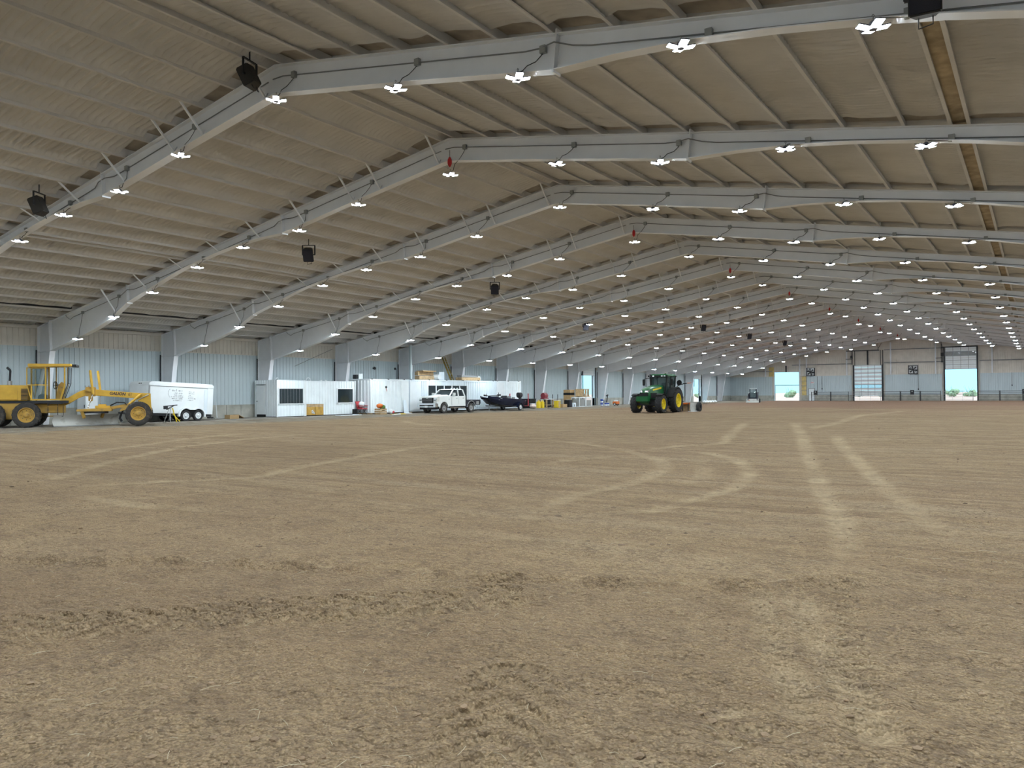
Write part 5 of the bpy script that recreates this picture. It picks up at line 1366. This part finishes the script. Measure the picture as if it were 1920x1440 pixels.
def roof_clutter():
    z = 2.94
    def it(name, lab, cat, y, x=-45.2): return thing(name, lab, cat, (x, y, z))
    a = it('white_box', 'small white box on the near end of the container roof', 'box', 45.2, -45.9)
    bx('carton', M['white'], a, -.2, .25, .12, .55, 0, .42); bx('dark_side', M['dark'], a, -.2, .2, -.12, .1, 0, .34)
    a = it('lumber_pile', 'pile of tan lumber beside a white roll on the container roof', 'lumber', 53.2)
    for k in range(7): bx('board', M['wood'], a, -.5 + .14 * (k % 4), -.38 + .14 * (k % 4), -1.0, 1.1, .02 + .42 * (k // 4) * .9, .34 + .42 * (k // 4) * .9)
    MB().tube((-.5, 1.25, .25), (.5, 1.25, .25), .24, 10).build('white_roll', M['white'], a); MB().box(-.4, .4, -.9, .9, .72, .80).build('sheet', M['card'], a)
    a = it('foil_panel', 'pale silver blue panel standing on the container roof', 'panel', 55.1, -45.0)
    bx('sheet', M['contd'], a, -.03, .03, -.35, .35, 0, .72); bx('stand', M['grey'], a, -.3, 0, -.3, .3, 0, .04)
    a = it('lumber_stack', 'low lumber stack with white wrapped ends on the container roof', 'lumber', 59.6)
    for k in range(4): bx('board', M['wood'], a, -.4 + .2 * k, -.24 + .2 * k, -1.7, 1.2, .0, .28)
    for k in range(3): bx('board', M['grey'], a, -.3 + .2 * k, -.14 + .2 * k, -1.6, 1.0, .3, .48)
    MB().ball((0, 1.45, .22), .26, 1).build('white_wrap', M['white'], a)
    l = thing('extension_ladder', 'yellow extension ladder leaning from the container roof to the wall', 'ladder', (-46.0, 57.9, 2.95))
    d = Vector((-1.35, .35, 2.25))
    for s in (-.22, .22): MB().bar((0, s, 0), (d.x, d.y + s, d.z), .05, .09).build('rail', M['ladder'], l)
    for s in (-.14, .14): MB().bar((.05, s, 0), (d.x + .05, d.y + s, d.z * .96), .04, .08).build('rail', M['ladder'], l)
    for k in range(9): MB().tube((d.x * k / 9, d.y * k / 9 - .22, d.z * k / 9 + .1), (d.x * k / 9, d.y * k / 9 + .22, d.z * k / 9 + .1), .018, 5).build('rung', M['silver'], l)
M['ladder'] = mat('dull_yellow_fibreglass', (.35, .25, .05), .6)
roof_clutter()
p = thing('steel_post', 'bare grey blue steel post standing in front of the sixth roof frame', 'post', (-43.7, 50.2, .0))
p.location = (-45.6, 51.55, 2.93)
MB().box(-.08, .08, -.1, .1, 0.0, 3.05).build('shaft', M['blue'], p); MB().box(-.2, .2, -.2, .2, 0.0, .03).build('base_plate', M['grey'], p)

# ------------------------------------------------------------------ things on the apron
def apron():
    G = .075
    def it(name, lab, cat, x, y, rz=0): return thing(name, lab, cat, (x, y, G), rz)
    a = it('white_cabinet', 'tall white cabinet standing behind the grader boom', 'cabinet', -46.9, 24.2)
    bx('case', M['white'], a, -.5, .5, -.35, .35, 0, 1.95, bevel=.01); bx('door', M['white'], a, -.48, .48, -.37, -.35, .05, 1.92); bx('handle', M['dark'], a, .35, .39, -.40, -.37, .9, 1.1)
    a = it('cardboard_box', 'low brown cardboard box on the floor right of the white trailer', 'box', -45.4, 33.1)
    bx('carton', M['card'], a, -.3, .3, -.35, .35, 0, .27); MB().hexa([(-.3, .35, .25), (.3, .35, .25), (.3, .8, .02), (-.3, .8, .02)], [(-.3, .35, .28), (.3, .35, .28), (.3, .8, .05), (-.3, .8, .05)]).build('flap', M['card'], a)
    a = it('white_pole', 'thin white pole leaning on the concrete curb near the trailer', 'pole', -47.3, 33.3)
    MB().tube((0, 0, 0), (-.3, .1, 1.15), .03, 6).build('shaft', M['white'], a); MB().box(-.2, .2, -.3, .3, 0, .05).build('foot', M['dust'], a)
    # red chair loaded with gear
    a = it('folding_chair', 'red folding chair loaded with a white bag beside the longer office', 'chair', -44.5, 44.50, 90)
    bx('seat', M['pink'], a, -.28, .28, -.3, .25, .42, .50); MB().hexa([(-.28, .2, .45), (.28, .2, .45), (.28, .26, .45), (-.28, .26, .45)], [(-.28, .45, 1.05), (.28, .45, 1.05), (.28, .5, 1.05), (-.28, .5, 1.05)]).build('backrest', M['pink'], a)
    for x in (-.26, .26):
        for s in (-1, 1): MB().bar((x, s * .28, 0), (x, -s * .25, .48), .03, .03).build('leg', M['dark'], a)
        bx('armrest', M['pink'], a, x - .04, x + .04, -.35, .3, .68, .73)
    a = it('white_bag', 'white bag lying on the red folding chair', 'bag', -44.6, 44.53); a.location.z = G + .53
    MB().ball((0, 0, .28), .23, 2, (1, 1.05, 1.1), .22).build('sack', M['white'], a, 0, 80); MB().tube((0, 0, .55), (.05, 0, .7), .06, 6, .03).build('tied_neck', M['white'], a)
    a = it('black_case', 'black case standing on the floor against the longer office', 'case', -45.0, 45.45 - 1.05)
    a.location = (-44.75, 44.25 - .1, G); a.location = (-44.62, 43.85, G)
    bx('shell', M['black'], a, -.2, .2, -.12, .12, .0, .45, bevel=.02); MB().path([(-.08, 0, .44), (-.06, 0, .5), (.06, 0, .5), (.08, 0, .44)], .014, 5).build('handle', M['grey'], a)
    a = it('planter_crate', 'wooden crate holding orange and green plants near the white container', 'crate', -43.1, 45.15)
    for k in range(3):
        for s in (-1, 1):
            bx('slat', M['wood'], a, -.3, .3, s * .36 - .02, s * .36 + .02, .04 + .15 * k, .16 + .15 * k); bx('slat', M['wood'], a, s * .3 - .02, s * .3 + .02, -.36, .36, .04 + .15 * k, .16 + .15 * k)
    bx('base_board', M['wood'], a, -.3, .3, -.36, .36, 0, .04)
    rng = random.Random(3)
    MB().ball((0, -.12, .68), .26, 2, (1, 1, .75), .25, None, rng).build('orange_blooms', M['org'], a); MB().ball((0, .22, .55), .24, 2, (1, 1, .8), .35, None, rng).build('foliage', M['leaf'], a); MB().ball((.1, .2, .42), .2, 1, (1, 1, .8), .2, None, rng).build('dark_pot', M['black'], a)
    for k, (x, y, l, w_, m, rz, lab) in enumerate(((-43.6, 42.2, 2.6, .5, 'white', 8, 'white board lying flat before the longer office'), (-41.9, 45.9, 1.9, .3, 'ylp', 12, 'yellow board lying flat on the apron'), (-43.1, 48.05, 1.1, .6, 'white', 4, 'white board lying flat before the nearest container'), (-41.3, 45.0, 1.3, .22, 'white', 20, 'narrow white board beside the yellow board'))):
        a = it('flat_board', lab, 'board', x, y, rz); MB().box(-w_ / 2, w_ / 2, -l / 2, l / 2, 0.0, .04).build('plank', M[m], a); bx('cleat', M[m], a, -w_ / 2, w_ / 2, l * .3, l * .34, .04, .07)
    a = it('tied_bag', 'small red and white bag on the floor by the containers', 'bag', -43.45, 46.7)
    MB().ball((0, 0, .20), .24, 2, (1, .9, .85), .15).build('white_sack', M['white'], a); MB().ball((.16, .08, .15), .15, 1, (1, 1, .9), .1).build('red_patch', M['pink'], a)
    a = it('leaning_sheet', 'pale grey sheet leaning on the white container', 'panel', -43.62, 48.75)
    MB().hexa([(0, -.3, 0), (.05, -.3, 0), (.05, .3, 0), (0, .3, 0)], [(-.22, -.15, 1.1), (-.18, -.15, 1.1), (-.18, .15, 1.1), (-.22, .15, 1.1)]).build('sheet', M['contd'], a); bx('edge_strip', M['grey'], a, -.02, .0, -.3, .3, 0, .04)
    # the cluster right of the boat
    a = it('black_bin', 'black open bin behind the boat beside yellow jugs', 'bin', -44.9, 69.6)
    MB().hexa([(-.45, -.55, 0), (.45, -.55, 0), (.45, .55, 0), (-.45, .55, 0)], [(-.5, -.6, .98), (.5, -.6, .98), (.5, .6, .98), (-.5, .6, .98)]).build('tub', M['black'], a); MB().box(-.53, .53, -.63, .63, .95, 1.02).build('rim', M['dark'], a)
    a = it('pale_bundle', 'pale pink wrapped bundle on the floor behind the boat', 'bundle', -43.6, 68.3)
    MB().ball((0, 0, .26), .33, 2, (1, 1.4, .8), .2).build('wrap', M['wrapp'], a); MB().box(-.1, .1, -.45, .45, .48, .53).build('strap', M['white'], a)
    for k, (x, y) in enumerate(((-43.9, 69.9), (-43.8, 70.5))):
        a = it('yellow_jug', '%s yellow plastic jug between the black bin and the work table' % ('left' if k == 0 else 'right'), 'jug', x, y)
        MB().box(-.18, .18, -.2, .2, 0, .72).build('body', M['ylp'], a, .05); MB().tube((0, .08, .7), (0, .1, .86), .06, 8).build('spout', M['ylp'], a); MB().path([(0, -.14, .7), (0, -.1, .84), (0, .04, .82)], .03, 5).build('handle', M['ylp'], a)
    a = it('work_table', 'pale work table carrying a red machine', 'table', -44.2, 72.0)
    bx('top', M['white'], a, -.5, .5, -.7, .7, .92, .98)
    for x in (-.42, .42):
        for y in (-.62, .62): bx('leg', M['wood'], a, x - .05, x + .05, y - .05, y + .05, 0, .92)
    bx('shelf', M['wood'], a, -.45, .45, -.6, .6, .3, .34)
    a = it('red_machine', 'dark red round machine sitting on the pale work table', 'machine', -44.2, 71.6); a.location.z = G + .98
    MB().lathe([(0, -.35), (.30, -.33), (.33, -.1), (.33, .2), (.28, .33), (0, .35)], 14, T(0, 0, .34)).build('drum', M['maroon'], a, 0, 40); MB().box(-.25, .25, -.45, .45, 0, .12).build('base', M['maroon'], a); MB().box(-.12, .12, .3, .5, .15, .42).build('motor', M['dark'], a)
    a = it('yellow_crate', 'yellow crate standing in front of the pale work table', 'crate', -43.2, 72.6)
    bx('body', M['ylp'], a, -.25, .25, -.3, .3, 0, .78, bevel=.03); bx('dark_front', M['wood'], a, .25, .27, -.12, .12, .1, .7); bx('lid', M['white'], a, -.27, .27, -.32, .32, .78, .84)
    for k, y in enumerate((74.5, 75.6)):
        a = it('tripod_stand', 'grey tripod stand with tall rod, %s of two right of the work table' % ('left' if k == 0 else 'right'), 'stand', -44.9, y)
        for q in range(3):
            t_ = 2 * math.pi * q / 3 + .5; MB().bar((.38 * math.cos(t_), .38 * math.sin(t_), 0), (0, 0, .62), .06, .05).build('leg', M['silver'], a)
        MB().tube((0, 0, .55), (0, 0, 1.45), .035, 6).build('rod', M['dark'], a); MB().box(-.25, .25, -.25, .25, .1, .3).build('weight', M['black'], a)
    a = it('dark_panel', 'dark board leaning on the curb behind the tripod stands', 'board', -46.9, 76.6)
    MB().box(-.03, .03, -.7, .7, 0, .85).build('board', M['black'], a); bx('foot', M['grey'], a, -.1, .1, -.6, -.5, 0, .05)
    a = it('low_carton', 'low tan carton beside the black speaker case', 'box', -43.7, 74.6)
    bx('carton', M['card'], a, -.3, .3, -.5, .5, 0, .36); bx('tape', M['wood'], a, -.31, .31, -.05, .05, .36, .365)
    a = it('speaker_case', 'upright black speaker case standing left of the wire crates', 'case', -43.9, 76.2)
    bx('cabinet', M['black'], a, -.32, .32, -.36, .36, 0, .82, bevel=.03); bx('top_paper', M['white'], a, -.2, .2, -.2, .2, .82, .84); bx('grille', M['grille'], a, .32, .335, -.3, .3, .06, .76)
    a = it('tall_carton', 'tall brown cardboard carton with a black band', 'box', -45.0, 78.3)
    bx('carton', M['card'], a, -.45, .45, -.48, .48, 0, 1.98); bx('black_band', M['black'], a, -.46, .46, -.49, .49, 1.35, 1.62); bx('label', M['white'], a, .45, .456, .1, .25, .9, 1.05)
    a = it('small_grey_case', 'small pale grey case in front of the tall carton', 'case', -43.9, 77.25)
    bx('shell', M['contd'], a, -.25, .25, -.3, .3, 0, .48, bevel=.03); bx('latch', M['dark'], a, .25, .265, -.12, .0, .05, .3)
    for k, y in enumerate((78.7, 80.3)):
        a = it('wire_crate', 'white framed wire crate, %s of the pair before the open wall door' % ('left' if k == 0 else 'right'), 'crate', -43.95, y)
        fr = MB()
        for x in (-.5, .5):
            for yy in (-.72, .72): fr.bar((x, yy, 0), (x, yy, 1.05), .06, .06)
            fr.bar((x, -.72, .03), (x, .72, .03), .06, .06).bar((x, -.72, 1.05), (x, .72, 1.05), .06, .06)
        for yy in (-.72, .72): fr.bar((-.5, yy, .03), (.5, yy, .03), .06, .06).bar((-.5, yy, 1.05), (.5, yy, 1.05), .06, .06)
        fr.build('frame', M['white'], a)
        wm = MB()
        for j in range(9): wm.bar((.5, -.7 + .175 * j, 0), (.5, -.7 + .175 * j, 1.05), .014, .014); wm.bar((-.5 + .125 * j, -.72, 0), (-.5 + .125 * j, -.72, 1.05), .014, .014)
        for j in range(6): wm.bar((.5, -.7, .17 * j + .1), (.5, .7, .17 * j + .1), .014, .014); wm.bar((-.5, -.72, .17 * j + .1), (.5, -.72, .17 * j + .1), .014, .014)
        wm.build('wire_mesh', M['silver'], a)
        bx('contents', M['dust'], a, -.42, .42, -.62, .62, .05, .9 if k == 0 else .75)
        bx('top_board', M['white'], a, -.52, .52, -.74, .74, 1.08, 1.12)
    a = it('slatted_crate', 'open slatted wooden crate stacked on the wire crates', 'crate', -43.95, 79.6); a.location.z = G + 1.12
    for x in (-.45, .45):
        for j in range(6): bx('slat', M['wood'], a, x - .02, x + .02, -.8 + .29 * j, -.69 + .29 * j, 0, .92)
        bx('rail', M['wood'], a, x - .04, x + .04, -.85, .85, 0, .08); bx('rail', M['wood'], a, x - .04, x + .04, -.85, .85, .86, .94)
    for y in (-.82, .82):
        for j in range(3): bx('slat', M['wood'], a, -.42 + .33 * j, -.28 + .33 * j, y - .02, y + .02, .08, .86)
    bx('side_board', M['wood'], a, -.45, .45, -.86, -.82, .08, .9); bx('machine_inside', M['dust'], a, -.3, .3, -.45, .45, .08, .4)
    # buckets and machines past the door
    for k, (x, y, zz, lab) in enumerate(((-43.2, 83.0, 0, 'blue and white bucket at the bottom left of the bucket pile'), (-43.2, 83.0, .42, 'blue and white bucket on top of the bucket pile'), (-43.0, 83.65, 0, 'blue and white bucket at the bottom middle of the pile'), (-43.1, 84.4, 0, 'blue and white bucket at the bottom right of the pile'))):
        a = it('paint_bucket', lab, 'bucket', x, y); a.location.z = G + zz
        MB().lathe([(0, 0), (.15, 0), (.165, .2), (.17, .4), (.18, .41), (0, .41)], 14, RX(90)).build('pail', M['bluep'], a, 0, 40)
        MB().lathe([(.162, .04), (.170, .19)], 14, RX(90)).build('white_band', M['white'], a); MB().lathe([(0, .41), (.185, .405), (.185, .375)], 14, RX(90)).build('lid', M['bluep'] if k == 1 else M['white'], a)
    a = it('grey_compressor', 'grey machine with upright handle behind the buckets', 'machine', -44.6, 86.8)
    MB().tube((-.3, -.3, .5), (-.3, .45, .5), .24, 10).build('tank', M['grey'], a, 0, 40); MB().bar((0, .2, .3), (0, .45, 1.25), .09, .09).bar((0, .1, 1.2), (0, .6, 1.32), .09, .14).build('handle', M['dark'], a); MB().box(-.5, .2, -.4, .5, 0, .26).build('base', M['dust'], a)
    a = it('orange_machine', 'small orange wheeled machine on the apron', 'machine', -43.4, 87.2)
    MB().box(-.3, .3, -.4, .4, .18, .52).build('body', M['org'], a, .05); MB().box(-.2, .2, -.25, .2, .5, .68).build('white_top', M['white'], a, .04)
    for s in (-1, 1): wheel(a, .0, s * .36, .18, .18, .1, .09, M['white'], M['rub'], 0, side=s, hub=False)
    for k, (x, y, l) in enumerate(((-40.3, 112.0, 4.5),)):
        a = it('white_sack', 'long white sack pile on the far apron left of the track loader', 'sack', x, y)
        for j in range(5): MB().ball((0, -l / 2 + l * j / 4, .16), .42, 1, (.8, 1.2, .5), .2).build('sack', M['white'], a)
        MB().box(-.3, .3, -l / 2, l / 2, 0, .05).build('pallet', M['wood'], a)
M['wrapp'] = mat('pale_pink_wrap', (.62, .50, .46), .7)
M['maroon'] = mat('maroon_paint', (.22, .03, .04), .45)
apron()
for y, lab in ((49.2, 'left'), (51.8, 'right')):
    f = thing('wall_fixture', 'dark round fixture on the left wall, %s of two above the container roof' % lab, 'light', (XL + .14, y, 3.95))
    MB().ball((0, 0, 0), .17, 1, (.6, 1.2 if lab == 'left' else .7, .7)).build('housing', M['dark'], f); MB().tube((-.04, .2, 0), (-.04, .2, -1.1), .015, 5).build('cable', M['dark'], f)
# ------------------------------------------------------------------ loudspeakers under the roof
def loudspeaker(x, y, z, rz, tilt, s, lab):
    t = thing('loudspeaker', lab, 'speaker', (x, y, z), rz, 'loudspeakers under the roof')
    A = RX(tilt)
    prof = [(-.30, -.20), (.30, -.20), (.19, .20), (-.19, .20)]
    MB().prism([(a * s, b * s) for a, b in prof], -.36 * s, .36 * s, 'z', A).build('cabinet', M['spk'], t, .03 * s)
    MB().box(-.27 * s, .27 * s, -.225 * s, -.20 * s, -.33 * s, .33 * s, A).build('grille', M['grille'], t, .02 * s)
    MB().bar((-.34 * s, 0, 0), (-.34 * s, 0, .52 * s), .03, .06).bar((.34 * s, 0, 0), (.34 * s, 0, .52 * s), .03, .06).bar((-.35 * s, 0, .52 * s), (.35 * s, 0, .52 * s), .06, .03).bar((-.36 * s, 0, 0), (-.26 * s, 0, 0), .05, .05).bar((.26 * s, 0, 0), (.36 * s, 0, 0), .05, .05).build('yoke_bracket', M['dark'], t)
    MB().path([(.1, .15 * s, -.3 * s), (.1, .2, -.45 * s), (-.1, .2, -.5 * s), (-.1, .15 * s, -.3 * s)], .012, 4).build('cable', M['dark'], t)
    MB().tube((0, 0, .52 * s), (0, 0, .52 * s + .30), .02, 5).build('hanger', M['dark'], t)
loudspeaker(RX0 - .12, 13.35, 10.25, -75, 28, .82, 'black loudspeaker hung at the ridge of the nearest roof frame')
loudspeaker(-1.36, 13.45, 7.72, 4, 12, .80, 'black loudspeaker cut by the top edge of the photo, on the nearest frame')
for n, (y, nm) in enumerate(((13.1, 'beside the nearest roof frame'), (25.0, 'between the second and third roof frames'), (40.2, 'between the fourth and fifth roof frames'), (77.3, 'between the ninth and tenth roof frames'), (92.7, 'between the eleventh and twelfth roof frames'), (108.4, 'between the thirteenth and fourteenth roof frames'))):
    loudspeaker(-28.45 if n else -28.6, y, 8.28, 35 if n else -60, 25, .85, 'black loudspeaker under the left roof slope, %s' % nm)

loudspeaker(-32.9, 60.3, 7.5, 35, 25, .85, 'black loudspeaker low under the left slope, beside the seventh roof frame')

# ------------------------------------------------------------------ outdoors beyond the doors
rng = random.Random(12)
pf = thing('pipe_gate', 'thin dark pipe gate outside the open left end door', 'gate', (-42.2, 168.0, -.12))
MB().tube((-4, 0, 3.1), (9, 0, 3.1), .07, 6).build('top_rail', M['dark'], pf)
for x in (-4, 1.0, 1.5, 6.2, 9): MB().tube((x, 0, 0), (x, 0, 3.1), .06, 6).build('post', M['dark'], pf)
for k in range(26):
    y = rng.uniform(240, 330); lo, hi = (-75, -5)
    x = -100 + 3.9 * k + rng.uniform(-1, 1)
    x = x * .9; y = 240 + 14 * (k % 4) + rng.uniform(-2, 2)
    b = thing('scrub_bush', 'grey green scrub bush outside, %s counting from the left' % (ORD + ['twenty first', 'twenty second', 'twenty third', 'twenty fourth', 'twenty fifth', 'twenty sixth'])[k].replace('nearest', 'first'), 'bush', (x, y, -.12), 0, 'scrub beyond the end doors')
    mb = MB()
    for j in range(5): mb.ball((rng.uniform(-1.6, 1.6), rng.uniform(-1, 1), rng.uniform(.5, 1.6)), rng.uniform(.5, 1.2), 1, (1, 1, .9), .5, None, rng)
    mb.build('foliage', M['bush'], b)
    mb = MB()
    for j in range(4): mb.tube((rng.uniform(-.8, .8), 0, 0), (rng.uniform(-1.6, 1.6), 0, rng.uniform(2, 3.2)), .06, 4, .02)
    mb.build('stem', M['bush'], b)
